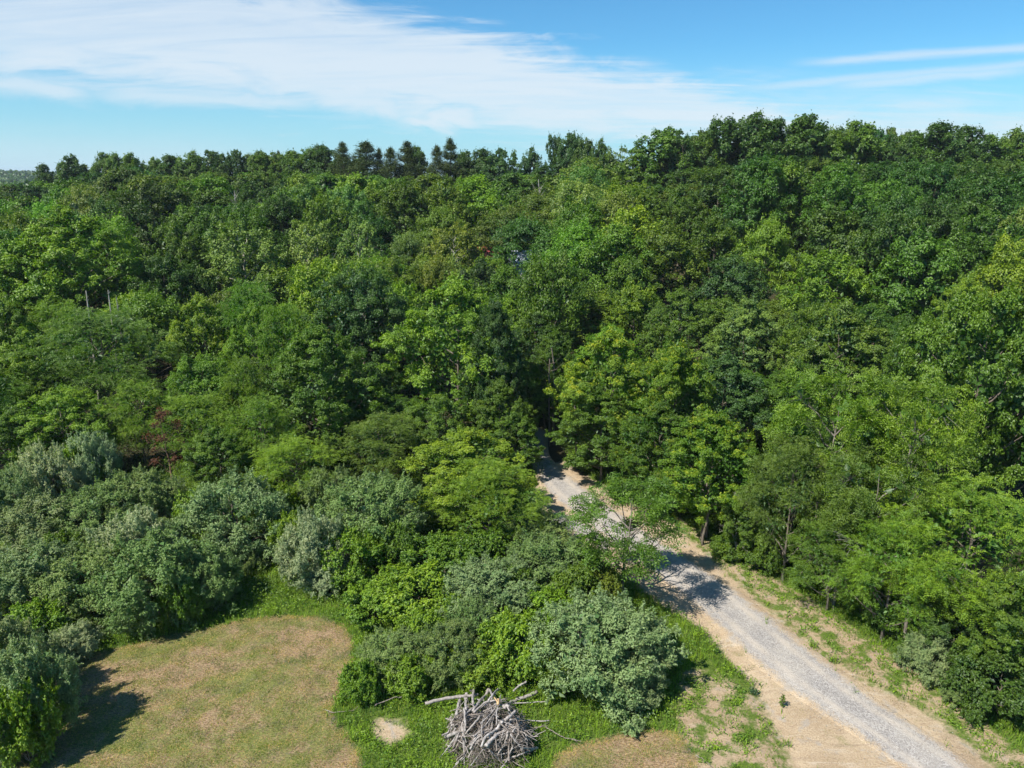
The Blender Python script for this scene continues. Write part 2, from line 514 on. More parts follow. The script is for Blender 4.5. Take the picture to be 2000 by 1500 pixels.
def leaf_material(name, rough=0.5, spec=0.35, trans=0.35, tip=(1.5, 1.25, 0.9), dark=(0.50, 0.62, 0.9), light=(1.45, 1.32, 0.8), back=None):
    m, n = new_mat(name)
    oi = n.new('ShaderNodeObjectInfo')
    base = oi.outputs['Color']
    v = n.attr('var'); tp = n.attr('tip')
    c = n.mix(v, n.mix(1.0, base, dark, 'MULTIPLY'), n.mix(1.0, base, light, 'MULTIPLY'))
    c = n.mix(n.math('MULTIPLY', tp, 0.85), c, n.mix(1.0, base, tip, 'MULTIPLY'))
    if back:
        g = n.new('ShaderNodeNewGeometry')
        c = n.mix(n.math('MULTIPLY', g.outputs['Backfacing'], 0.6), c, back)
    bs = n.new('ShaderNodeBsdfPrincipled')
    n.t.links.new(c, bs.inputs['Base Color'])
    bs.inputs['Roughness'].default_value = rough
    bs.inputs['Specular IOR Level'].default_value = spec
    tr = n.new('ShaderNodeBsdfTranslucent')
    n.t.links.new(n.mix(1.0, c, (1.25, 1.5, 0.5), 'MULTIPLY'), tr.inputs['Color'])
    mx = n.new('ShaderNodeMixShader'); mx.inputs[0].default_value = trans
    n.t.links.new(bs.outputs[0], mx.inputs[1]); n.t.links.new(tr.outputs[0], mx.inputs[2])
    finish(n, mx.outputs[0])
    return m


LEAF = leaf_material('leaf', rough=0.48, spec=0.42, trans=0.28)
LEAF_YOUNG = leaf_material('leaf_young', tip=(2.6, 1.55, 0.9), light=(1.4, 1.2, 0.8))
LEAF_GLOSSY = leaf_material('leaf_glossy', rough=0.45, spec=0.4, trans=0.25, tip=(1.1, 1.05, 1.0))
LEAF_SILVER = leaf_material('leaf_silver', rough=0.6, spec=0.35, trans=0.25, tip=(1.35, 1.25, 1.35),
                            dark=(0.55, 0.72, 0.62), light=(1.5, 1.35, 1.35), back=(0.26, 0.32, 0.20))
LEAF_PALE = leaf_material('leaf_pale', rough=0.5, spec=0.4, trans=0.28, tip=(1.7, 1.5, 1.2), back=(0.16, 0.22, 0.075))
NEEDLE = leaf_material('needle', rough=0.55, spec=0.3, trans=0.12, tip=(1.5, 1.3, 0.9))
DRY = leaf_material('dry_leaf', rough=0.8, spec=0.1, trans=0.2, tip=(1.4, 0.8, 0.8), light=(1.4, 1.0, 0.9))
GRASS = leaf_material('grass_blade', rough=0.6, spec=0.2, trans=0.35, tip=(1.9, 1.3, 0.9))


def bark_material(name, c1, c2, scale=6.0, c3=None):
    m, n = new_mat(name)
    t = n.new('ShaderNodeTexCoord')
    mp = n.new('ShaderNodeMapping'); n.t.links.new(t.outputs['Object'], mp.inputs[0])
    mp.inputs['Scale'].default_value = (1, 1, 0.25)
    a = n.noise(mp.outputs[0], scale, 6, 0.7)
    col = n.mix(n.ramp(a, 0.35, 0.68), c1, c2)
    if c3:
        oi = n.new('ShaderNodeObjectInfo')
        col = n.mix(n.math('MULTIPLY', oi.outputs['Random'], 0.6), col, c3)
    b = n.new('ShaderNodeBump'); b.inputs['Strength'].default_value = 0.6; b.inputs['Distance'].default_value = 0.03
    n.t.links.new(a, b.inputs['Height'])
    bs = n.new('ShaderNodeBsdfPrincipled'); n.t.links.new(col, bs.inputs['Base Color'])
    bs.inputs['Roughness'].default_value = 0.9; bs.inputs['Specular IOR Level'].default_value = 0.2
    n.t.links.new(b.outputs[0], bs.inputs['Normal'])
    finish(n, bs.outputs[0])
    return m


BARK = bark_material('bark', (0.10, 0.08, 0.06), (0.22, 0.19, 0.15))
BARK_PALE = bark_material('bark_pale', (0.22, 0.20, 0.16), (0.46, 0.43, 0.37), 3.0)
BARK_GREY = bark_material('bark_grey', (0.13, 0.11, 0.09), (0.27, 0.24, 0.20), 4.0)
BARK_RED = bark_material('bark_reddish', (0.12, 0.07, 0.05), (0.24, 0.15, 0.10))
WEATHERED = bark_material('weathered_wood', (0.20, 0.18, 0.165), (0.52, 0.48, 0.45), 9.0, (0.26, 0.22, 0.185))
TWIGM = bark_material('twig', (0.13, 0.105, 0.085), (0.34, 0.29, 0.25), 9.0)
CUTWOOD = bark_material('cut_wood', (0.50, 0.32, 0.16), (0.62, 0.42, 0.22), 9.0)

# ------------------------------------------------------------------ geometry of plants


def unit(v):
    return v / (np.linalg.norm(v, axis=-1, keepdims=True) + 1e-9)


def leaves(P, Nrm, T, L, Wd, fold=0.18):
    """rhombic folded leaf of two triangles at each P; returns verts, faces"""
    k = len(P)
    L = np.broadcast_to(L, (k,))[:, None]; Wd = np.broadcast_to(Wd, (k,))[:, None]
    T = unit(T - Nrm * (T * Nrm).sum(-1, keepdims=True))
    S = np.cross(Nrm, T)
    base = P - T * L * 0.5
    tip = P + T * L * 0.5 - Nrm * L * 0.12
    l = P + S * Wd * 0.5 + Nrm * Wd * fold
    r = P - S * Wd * 0.5 + Nrm * Wd * fold
    V = np.stack([base, r, tip, l], 1).reshape(-1, 3)
    i = np.arange(k)[:, None] * 4
    F = np.concatenate([i + np.array([[0, 1, 2]]), i + np.array([[0, 2, 3]])], 0)
    return V, F


def tube(pts, rad, sides=5, cap=False):
    pts = np.asarray(pts, float); rad = np.broadcast_to(np.asarray(rad, float), (len(pts),))
    d = np.gradient(pts, axis=0); d = unit(d)
    ref = np.array([0.31, 0.17, 0.93]) if abs(d[0][2]) < 0.8 else np.array([0.95, 0.2, 0.1])
    a = unit(np.cross(d, ref)); b = np.cross(d, a)
    th = np.arange(sides) * 2 * pi / sides
    ring = a[:, None] * np.cos(th)[None, :, None] + b[:, None] * np.sin(th)[None, :, None]
    V = (pts[:, None] + ring * rad[:, None, None]).reshape(-1, 3)
    m = len(pts)
    i = np.arange(m - 1)[:, None] * sides; j = np.arange(sides)[None]
    j2 = (j + 1) % sides
    F = np.stack([i + j, i + j2, i + sides + j2, i + sides + j], -1).reshape(-1, 4)
    return V, F


class Geo:
    def __init__(self):
        self.V, self.F, self.A, self.k = [], {3: [], 4: []}, {}, 0

    def add(self, V, F, **attrs):
        self.V.append(V); self.F[F.shape[1]].append(F + self.k); self.k += len(V)
        for a, v in attrs.items():
            self.A.setdefault(a, []).append(np.broadcast_to(v, (len(V),)))

    def tube(self, pts, rad, sides=5):
        self.add(*tube(pts, rad, sides))

    def mesh(self, name, mat, smooth=False):
        f = [np.concatenate(x) for x in (self.F[3], self.F[4]) if x]
        at_ = {a: np.concatenate(v) for a, v in self.A.items()}
        return mesh_from(name, np.concatenate(self.V), f, mat, smooth, at_)


PROFILES = {
    'round': lambda t: np.sqrt(np.clip(1 - (2 * t - 0.9) ** 2 / 1.25, 0.02, 1)),
    'oval': lambda t: np.clip(np.sin(pi * np.clip(t, 0, 1) ** 0.75), 0, 1) ** 0.6,
    'broad': lambda t: np.sqrt(np.clip(1 - (np.clip(t, 0, 1) * 1.0 - 0.35) ** 2 / 0.45, 0.02, 1)),
    'cone': lambda t: np.clip(1.05 - t, 0.05, 1) ** 0.8,
    'vase': lambda t: 0.45 + 0.55 * np.sin(pi * np.clip(t * 0.8, 0, 1)),
}


def crown_mesh(name, seed, mat, R=5.0, Hc=10.5, z0=3.5, prof='oval', nlobe=16, nclump=240, nleaf=40000, L=0.24, W=None,
               flat=0.6, cr=0.75, lobe=0.42, inner=1200, up=0.5, droop=0.15, frond=0, tips=0.2, ground_lobes=False, jag=0.12,
               limb_r=0.11, twigs=60, sides=5, trunk_lean=0.3, barkmat=None, trunk_r=0.16, innerL=0.8, shoots=0.22):
    r = np.random.default_rng(seed)
    W = W or L * 0.6
    f = PROFILES[prof]
    i = np.arange(nlobe)
    t = (i + r.uniform(0.1, 0.9, nlobe)) / nlobe
    t = t ** 0.85
    th = i * 2.39996 + r.uniform(-0.4, 0.4, nlobe)
    LR = lobe * R * r.uniform(0.75, 1.2, nlobe) * (0.65 + 0.35 * f(t))
    rr = np.maximum(f(t) * R * r.uniform(0.85, 1.1, nlobe) - LR * 0.8, 0)
    zc = z0 + LR * 0.5 + (Hc - LR * 1.0) * t * 0.93
    C = np.stack([rr * np.cos(th), rr * np.sin(th), zc], -1)
    ax = np.array([0, 0, z0 + Hc * 0.45])
    outward = unit(C - ax)
    # clumps of leaves over each lobe
    w = LR ** 2; li = r.choice(nlobe, nclump, p=w / w.sum())
    d = unit(r.normal(size=(nclump, 3)) + 0.75 * outward[li] + np.array([0, 0, 0.35]))
    shell = r.uniform(0.55, 1.0, nclump) ** 0.6
    P = C[li] + d * (LR[li] * shell * (1 + jag * r.normal(size=nclump)))[:, None]
    P[:, 2] = np.clip(P[:, 2], 0.15 if ground_lobes else z0 * 0.8, z0 + Hc - cr * 0.3)
    crr = cr * r.uniform(0.6, 1.3, nclump)
    cvar = r.beta(2, 2, nclump)
    g = Geo()
    cw = crr ** 2
    if frond:
        nf_ = nleaf // frond
        ci = r.choice(nclump, nf_, p=cw / cw.sum())
        off = unit(r.normal(size=(nf_, 3))) * (r.uniform(0, 1, nf_) ** 0.45)[:, None] * crr[ci][:, None]
        off[:, 2] *= flat
        B = P[ci] + off
        D = unit(unit(d[ci]) * np.array([1, 1, 0.35]) + 0.8 * r.normal(size=(nf_, 3)) * np.array([1, 1, 0.35]))
        FL = L * frond * 0.36
        s = (np.arange(frond) // 2) / (frond / 2 - 0.5)
        sd = np.where(np.arange(frond) % 2 == 0, 1.0, -1.0)
        upv = unit(np.array([0, 0, 1.0]) + 0.35 * r.normal(size=(nf_, 3)))
        S = unit(np.cross(D, upv))
        Nn = unit(np.cross(S, D)); Nn = np.where(Nn[:, 2:3] < 0, -Nn, Nn)
        pp = B[:, None] + D[:, None] * (s * FL)[None, :, None] + S[:, None] * (sd * L * 0.42)[None, :, None]
        pp[..., 2] -= (s ** 2)[None] * FL * (0.25 + droop)
        TT = D[:, None] * 0.55 + S[:, None] * sd[None, :, None] + np.zeros((nf_, frond, 1))
        NN = np.repeat(Nn[:, None], frond, 1) + 0.3 * r.normal(size=(nf_, frond, 3))
        Q, NN, TT = pp.reshape(-1, 3), unit(NN.reshape(-1, 3)), TT.reshape(-1, 3)
        k = len(Q)
        ci2 = np.repeat(ci, frond)
        V, F = leaves(Q, NN, TT, L * r.uniform(0.8, 1.2, k), W * r.uniform(0.8, 1.2, k))
        frv = np.repeat(r.uniform(0, 1, nf_), frond)
        var = np.clip(0.5 * cvar[ci2] + 0.35 * frv + 0.15 * r.uniform(0, 1, k), 0, 1)
        hgt = np.repeat(off[:, 2] / (crr[ci] * flat + 1e-6), frond)
    else:
        ci = r.choice(nclump, nleaf, p=cw / cw.sum())
        o = unit(r.normal(size=(nleaf, 3)) + 0.35 * d[ci] + np.array([0, 0, 0.25]))
        rad = r.uniform(0, 1, nleaf) ** 0.4
        off = o * (rad * crr[ci])[:, None]; off[:, 2] *= flat
        off[:, 2] -= droop * (off[:, 0] ** 2 + off[:, 1] ** 2) / crr[ci]
        Q = P[ci] + off
        # leafy shoots that reach out of the clumps and break the outline
        ns = int(nleaf * shoots)
        if ns:
            nsh = max(nclump * 3, 1)
            sc_i = r.choice(nclump, nsh, p=cw / cw.sum())
            sdir = unit(0.9 * d[sc_i] + 0.6 * r.normal(size=(nsh, 3)) + np.array([0, 0, 0.45]))
            pick = r.integers(0, nsh, ns)
            tt = r.uniform(0.3, 1.0, ns)
            slen = r.uniform(0.9, 1.75, nsh)
            Q[:ns] = P[sc_i[pick]] + sdir[pick] * (tt * slen[pick] * crr[sc_i[pick]])[:, None] + \
                r.normal(size=(ns, 3)) * (0.16 * crr[sc_i[pick]] * (1.25 - tt))[:, None]
            ci[:ns] = sc_i[pick]
            o[:ns] = unit(sdir[pick] + 0.5 * r.normal(size=(ns, 3))); rad[:ns] = tt
        NN = unit(0.45 * o + up * np.array([0, 0, 1.0]) + 0.35 * d[ci] + 0.55 * r.normal(size=(nleaf, 3)))
        TT = o * np.array([1, 1, 0.2]) + 0.7 * r.normal(size=(nleaf, 3)) - np.array([0, 0, 0.3])
        k = nleaf
        V, F = leaves(Q, NN, TT, L * r.uniform(0.7, 1.3, k), W * r.uniform(0.75, 1.25, k))
        var = np.clip(0.6 * cvar[ci] + 0.4 * r.uniform(0, 1, k), 0, 1)
        hgt = o[:, 2] * rad
        ci2 = ci
    tp = (np.clip(hgt, 0, 1) > 0.6) * (cvar[ci2] > 1 - tips * 2.2) * r.uniform(0.2, 1, k) * (1.0 if tips > 0 else 0.0)
    g.add(V, F, var=np.repeat(var, 4), tip=np.repeat(tp, 4))
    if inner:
        # larger leaves inside the crown, painted darkest to deepen its inner shade
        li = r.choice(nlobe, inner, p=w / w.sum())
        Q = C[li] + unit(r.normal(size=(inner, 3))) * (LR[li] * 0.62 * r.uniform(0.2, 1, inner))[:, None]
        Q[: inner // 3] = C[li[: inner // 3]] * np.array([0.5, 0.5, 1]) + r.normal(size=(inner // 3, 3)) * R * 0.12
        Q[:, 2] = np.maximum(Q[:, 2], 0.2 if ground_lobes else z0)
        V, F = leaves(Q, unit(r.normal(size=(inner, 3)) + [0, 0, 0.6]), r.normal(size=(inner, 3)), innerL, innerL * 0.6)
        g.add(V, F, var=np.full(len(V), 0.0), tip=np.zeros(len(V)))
    crown = g.mesh(name + '_crown', mat)
    # trunk and limbs
    tg = Geo()
    top = z0 + Hc * 0.8
    zs = np.linspace(-0.25, top, 9)
    wob = np.cumsum(r.normal(size=(9, 2)) * trunk_lean * 0.35, 0) * (zs / top)[:, None]
    tr = np.concatenate([wob, zs[:, None]], 1)
    rad = trunk_r * np.clip(1.0 - 0.85 * zs / top, 0.08, 1); rad[0] *= 1.35
    tg.tube(tr, rad, sides + 1)
    for j in range(nlobe):
        zb = np.clip(C[j][2] - rr[j] * r.uniform(0.5, 0.9) - 0.6, (0.05 if ground_lobes else z0 * 0.45), top * 0.95)
        b = np.array([np.interp(zb, zs, tr[:, 0]), np.interp(zb, zs, tr[:, 1]), zb])
        e = C[j] + outward[j] * LR[j] * 0.3
        u = np.linspace(0, 1, 5)[:, None]
        mid = b + (e - b) * u + np.array([0, 0, 1]) * (np.sin(u * pi) * -0.06 * np.linalg.norm(e - b)) + \
            r.normal(size=(5, 3)) * 0.12 * (u * (1 - u) * 4)
        r0 = limb_r * r.uniform(0.5, 1.0) * (1 - 0.5 * zb / top)
        tg.tube(mid, r0 * (1 - 0.8 * u[:, 0]), sides)
    for c in r.choice(nclump, min(twigs, nclump), replace=False):
        j = li[c % len(li)] if False else int(np.argmin(((C - P[c]) ** 2).sum(-1)))
        u = np.linspace(0, 1, 3)[:, None]
        b = C[j] - outward[j] * LR[j] * 0.2
        tg.tube(b + (P[c] - b) * u + r.normal(size=(3, 3)) * 0.1 * u * (1 - u), limb_r * 0.22 * (1.1 - u[:, 0]), 3)
    trunk = tg.mesh(name + '_trunk', barkmat or BARK, True)
    return dict(crown=crown, trunk=trunk, R=R, H=z0 + Hc, name=name)


def pine_mesh(name, seed, H=19.0, R=4.3, z0=4.0, nwh=24, L=0.36):
    r = np.random.default_rng(seed)
    g, tg = Geo(), Geo()
    zs = np.linspace(-0.25, H, 8)
    tg.tube(np.stack([0.05 * r.normal(size=8), 0.05 * r.normal(size=8), zs], -1), 0.26 * np.clip(1 - zs / H * 0.93, 0.06, 1), 6)
    Ps, Ds, cv = [], [], []
    for wv in range(nwh):
        t = wv / (nwh - 1)
        z = z0 + (H - z0 - 0.5) * t ** 0.92 + r.uniform(-0.5, 0.5)
        nb_ = r.integers(3, 6)
        a0 = r.uniform(0, 2 * pi)
        for b in range(nb_):
            a = a0 + b * 2 * pi / nb_ + r.uniform(-0.3, 0.3)
            ln = R * (1.0 - t) ** 0.85 * r.uniform(0.5, 1.2) + 0.15
            rise = 0.10 + 0.65 * t + r.uniform(-0.08, 0.08)
            u = np.linspace(0, 1, 5)
            pts = np.stack([np.cos(a) * ln * u, np.sin(a) * ln * u, z + ln * rise * u ** 1.4 - 0.12 * ln * np.sin(u * pi)], -1)
            tg.tube(pts, 0.05 * (1.1 - u) * (1.2 - t), 3)
            m_ = int(5 + ln * 5)
            uu = r.uniform(0.25, 1, m_)
            c = np.stack([np.interp(uu, u, pts[:, q]) for q in range(3)], -1)
            c[:, :2] += r.normal(size=(m_, 2)) * 0.16 * ln * (1.1 - uu)[:, None] ** 0.5
            Ps.append(c); Ds.append(np.repeat([[np.cos(a), np.sin(a), 0.6]], m_, 0)); cv.append(np.full(m_, r.uniform(0, 1)))
    Ps, Ds, cv = np.concatenate(Ps), np.concatenate(Ds), np.concatenate(cv)
    rep = 13
    Q = np.repeat(Ps, rep, 0) + r.normal(size=(len(Ps) * rep, 3)) * np.array([0.24, 0.24, 0.30])
    T = np.repeat(Ds, rep, 0) + 0.9 * r.normal(size=Q.shape)
    V, F = leaves(Q, unit(r.normal(size=Q.shape) + [0, 0, 0.8]), T, L * r.uniform(0.7, 1.2, len(Q)), L * 0.28)
    v = np.clip(0.5 * np.repeat(cv, rep) + 0.5 * r.uniform(0, 1, len(Q)), 0, 1)
    g.add(V, F, var=np.repeat(v, 4), tip=np.repeat((r.uniform(0, 1, len(Q)) > 0.9) * 0.6, 4))
    return dict(crown=g.mesh(name + '_crown', NEEDLE), trunk=tg.mesh(name + '_trunk', BARK, True), R=R, H=H, name=name)


PROTO = {}
# near trees
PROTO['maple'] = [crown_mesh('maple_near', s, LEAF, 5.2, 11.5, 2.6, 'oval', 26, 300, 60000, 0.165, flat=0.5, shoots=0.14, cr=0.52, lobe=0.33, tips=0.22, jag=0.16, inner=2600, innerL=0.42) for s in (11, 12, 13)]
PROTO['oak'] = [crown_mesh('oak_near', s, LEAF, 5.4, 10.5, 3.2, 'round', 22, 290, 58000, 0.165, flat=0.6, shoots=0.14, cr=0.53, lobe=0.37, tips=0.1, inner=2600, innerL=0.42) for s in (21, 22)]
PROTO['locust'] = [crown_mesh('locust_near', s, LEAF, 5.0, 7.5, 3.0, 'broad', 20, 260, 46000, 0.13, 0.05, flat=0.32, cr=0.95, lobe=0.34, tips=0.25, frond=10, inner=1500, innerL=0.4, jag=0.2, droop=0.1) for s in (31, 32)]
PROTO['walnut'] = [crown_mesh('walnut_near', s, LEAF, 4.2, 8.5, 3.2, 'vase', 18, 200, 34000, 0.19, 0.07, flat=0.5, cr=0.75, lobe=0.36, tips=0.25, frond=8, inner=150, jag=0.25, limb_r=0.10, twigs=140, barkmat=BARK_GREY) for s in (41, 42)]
# trees further down the valley
PROTO['walnut_open'] = [crown_mesh('walnut_open', 45, LEAF, 3.2, 5.0, 2.4, 'vase', 17, 150, 16000, 0.20, 0.075, flat=0.5, cr=0.62, lobe=0.30, tips=0.2, frond=8, inner=0, jag=0.3, limb_r=0.10, twigs=85, trunk_r=0.13, barkmat=BARK_GREY)]
PROTO['maple_mid'] = [crown_mesh('maple_mid', 51 + q, LEAF, 5, 11, 3.0, 'oval', (22, 14, 18, 11)[q], (260, 170, 210, 150)[q], 21000, (0.25, 0.29, 0.26, 0.30)[q], flat=(0.5, 0.7, 0.4, 0.8)[q], cr=(0.55, 0.8, 0.65, 0.85)[q], lobe=(0.32, 0.44, 0.36, 0.5)[q], inner=1000, innerL=0.6, twigs=20, sides=4, jag=(0.2, 0.12, 0.25, 0.15)[q], shoots=(0.3, 0.15, 0.35, 0.2)[q]) for q in range(4)]
PROTO['oak_mid'] = [crown_mesh('oak_mid', 61 + q, LEAF, 5, 10, 3.5, ('round', 'round', 'broad', 'round')[q], (15, 20, 13, 17)[q], (200, 240, 150, 180)[q], 21000, (0.27, 0.24, 0.29, 0.26)[q], flat=(0.7, 0.8, 0.6, 0.7)[q], cr=(0.65, 0.55, 0.8, 0.7)[q], lobe=(0.45, 0.36, 0.5, 0.4)[q], inner=1000, innerL=0.6, twigs=20, sides=4, tips=0.1, jag=(0.12, 0.2, 0.16, 0.25)[q]) for q in range(4)]
PROTO['sycamore'] = [crown_mesh('sycamore_mid', s, LEAF_PALE, 5.2, 11, 4.5, 'round', 20, 190, 13000, 0.34, flat=0.8, cr=0.75, lobe=0.33, inner=150, twigs=90, sides=4, jag=0.2, barkmat=BARK_PALE, limb_r=0.2, tips=0.35) for s in (71, 72)]
PROTO['locust_mid'] = [crown_mesh('locust_mid', s, LEAF, 5, 9, 3.5, 'broad', 20, 210, 17000, 0.30, 0.13, flat=0.4, cr=0.95, lobe=0.34, inner=500, twigs=30, sides=4, jag=0.22) for s in (81, 82)]
PROTO['far'] = [crown_mesh('broadleaf_far', 90 + q, LEAF, 5, 11 if q % 2 else 9.5, 3.5, ('oval', 'round', 'oval', 'round', 'broad', 'oval')[q], 13 + q, 150, 12500, 0.36, flat=0.7, cr=0.78, lobe=0.42, inner=700, innerL=1.2, twigs=8, sides=3, tips=0.12, shoots=0.1, jag=0.14) for q in range(6)]
PROTO['far'] += [crown_mesh('broadleaf_far', 190 + q, LEAF, 5, (8.5, 12, 10, 10.5)[q], 3.5, ('broad', 'oval', 'round', 'vase')[q], (24, 10, 20, 14)[q], (170, 90, 200, 110)[q], 14000, (0.33, 0.38, 0.31, 0.35)[q], flat=(0.5, 0.8, 0.6, 0.8)[q], cr=(0.65, 1.0, 0.6, 0.8)[q], lobe=(0.34, 0.5, 0.36, 0.4)[q], inner=500, innerL=1.0, twigs=8, sides=3, tips=0.15, jag=(0.15, 0.1, 0.2, 0.2)[q], shoots=0.15) for q in range(4)]
PROTO['airy_far'] = [crown_mesh('airy_far', 100 + q, LEAF, 4, 11, 5, 'vase', 14, 90, 3200, 0.50, flat=0.7, cr=0.8, lobe=0.30, inner=50, twigs=40, sides=3, jag=0.3) for q in range(2)]
PROTO['pine'] = [pine_mesh('pine_far', 110 + q) for q in range(2)]
# shrubs
PROTO['olive'] = [crown_mesh('olive_shrub', s, LEAF_SILVER, 2.5, 3.3, 0.2, 'broad', 26, 300, 46000, 0.13, 0.052, flat=0.65, cr=0.34, lobe=0.28, shoots=0.5, inner=500, innerL=0.35, tips=0.35, ground_lobes=True, jag=0.38, limb_r=0.05, trunk_r=0.09, twigs=60, up=0.35, droop=0.1) for s in (121, 122, 124)]
PROTO['shrub'] = [crown_mesh('green_shrub', s, LEAF, 2.0, 3.0, 0.2, 'round', 18, 180, 20000, 0.16, 0.09, flat=0.7, cr=0.40, lobe=0.32, shoots=0.5, inner=400, innerL=0.35, tips=0.3, ground_lobes=True, jag=0.25, limb_r=0.04, trunk_r=0.07, twigs=40) for s in (131, 132, 133)]

COLOURS = {
    'mid': (0.102, 0.186, 0.018), 'bright': (0.160, 0.268, 0.021), 'yellow': (0.180, 0.280, 0.020),
    'dark': (0.062, 0.126, 0.018), 'blue': (0.064, 0.134, 0.030), 'olive': (0.112, 0.188, 0.026),
    'pale': (0.165, 0.250, 0.050), 'silver': (0.196, 0.262, 0.100), 'silver_pale': (0.32, 0.38, 0.20),
    'silver_green': (0.162, 0.238, 0.064), 'gold': (0.170, 0.222, 0.024), 'pine': (0.064, 0.100, 0.028),
    'rust': (0.105, 0.062, 0.036)}
CWORD = {'mid': 'mid green', 'bright': 'bright green', 'yellow': 'yellow green', 'dark': 'dark green', 'blue': 'bluish dark green',
         'olive': 'olive green', 'pale': 'pale green', 'silver': 'silvery', 'silver_pale': 'pale silvery', 'silver_green': 'grey green',
         'gold': 'golden green', 'pine': 'dark green', 'rust': 'rusty'}

_used_labels = set()
HAND = []     # placed trees: dict(px, ytop, w, D, x, y, h, short)
tint_rng = random.Random(4)



def project(x, y, z):
    zc = y * cos(PITCH) + (CAM_H - z) * sin(PITCH)
    yc = -y * sin(PITCH) * -1
    upc = y * sin(PITCH) - (CAM_H - z) * cos(PITCH)
    return 1000 + FPX * x / zc, 750 - FPX * upc / zc, zc


def solve_D(px, ytop, h):
    s, b = ray(px, ytop)
    D = np.arange(34, 300, 0.5)
    f = CAM_H + D * b - ground(s * D, D) - h
    neg = np.where(f <= 0)[0]
    if len(neg):
        return float(D[neg[0]])
    return float(np.interp(s, _rs, _rd))


def plant(name, kind, x, y, w, h, colour, label, cat, group=None, variant=None, rot=None, mat=None, jitter=0.08, wy=None):
    protos = PROTO[kind]
    p = protos[(variant if variant is not None else tint_rng.randrange(len(protos))) % len(protos)]
    root = bpy.data.objects.new(name, None)
    root.empty_display_size = 0.3
    root.location = (x, y, float(ground(x, y)) - 0.02)
    rot = tint_rng.uniform(0, 2 * pi) if rot is None else rot
    root.rotation_euler = (0, 0, rot)
    COL.objects.link(root)
    root['label'] = label; root['category'] = cat
    if group:
        root['group'] = group
    _used_labels.add(label)
    sx = w / (2 * p['R']); sz = h / p['H']
    c = COLOURS[colour]
    j = [1 + tint_rng.uniform(-jitter, jitter) for _ in range(2)]
    base = (c[0] * j[0] * j[1], c[1] * j[1], c[2] * j[1])
    for part in ('trunk', 'crown'):
        o = bpy.data.objects.new(part, p[part])
        COL.objects.link(o); o.parent = root
        o.scale = (sx, sx * (wy or 1), sz)
        if part == 'crown':
            o.color = (*base, 1)
            if mat:
                o.material_slots[0].link = 'OBJECT'; o.material_slots[0].material = mat
    return root


def lod(kind, D):
    if D > 150:
        return {'maple': 'far', 'oak': 'far', 'locust': 'far', 'walnut': 'airy_far'}.get(kind, kind)
    if D > 84:
        return {'maple': 'maple_mid', 'oak': 'oak_mid', 'locust': 'locust_mid', 'walnut': 'locust_mid'}.get(kind, kind)
    return kind


def tree(px, ytop, wpx, kind, colour, label, short, D=None, h=16, name='broadleaf_tree', cat='tree', group=None, variant=None, mat=None):
    s, b = ray(px, ytop)
    if D is None:
        D = solve_D(px, ytop, h)
    x, y = s * D, D
    gz = float(ground(x, y))
    h = CAM_H + D * b - gz
    h = min(max(h, 4), 25)
    zc = D * cos(PITCH) + (CAM_H - gz - h) * sin(PITCH)
    w = wpx / FPX * zc * 1.06
    k = lod(kind, D)
    if w > 12 and D < 130:
        k = {'maple_mid': 'maple', 'oak_mid': 'oak'}.get(k, k)
    root = plant(name, k, x, y, w, h, colour, label, cat, group, variant, mat=mat)
    HAND.append(dict(px=px, yt=ytop, w=wpx, D=D, x=x, y=y, h=h, short=short, W=w))
    return root


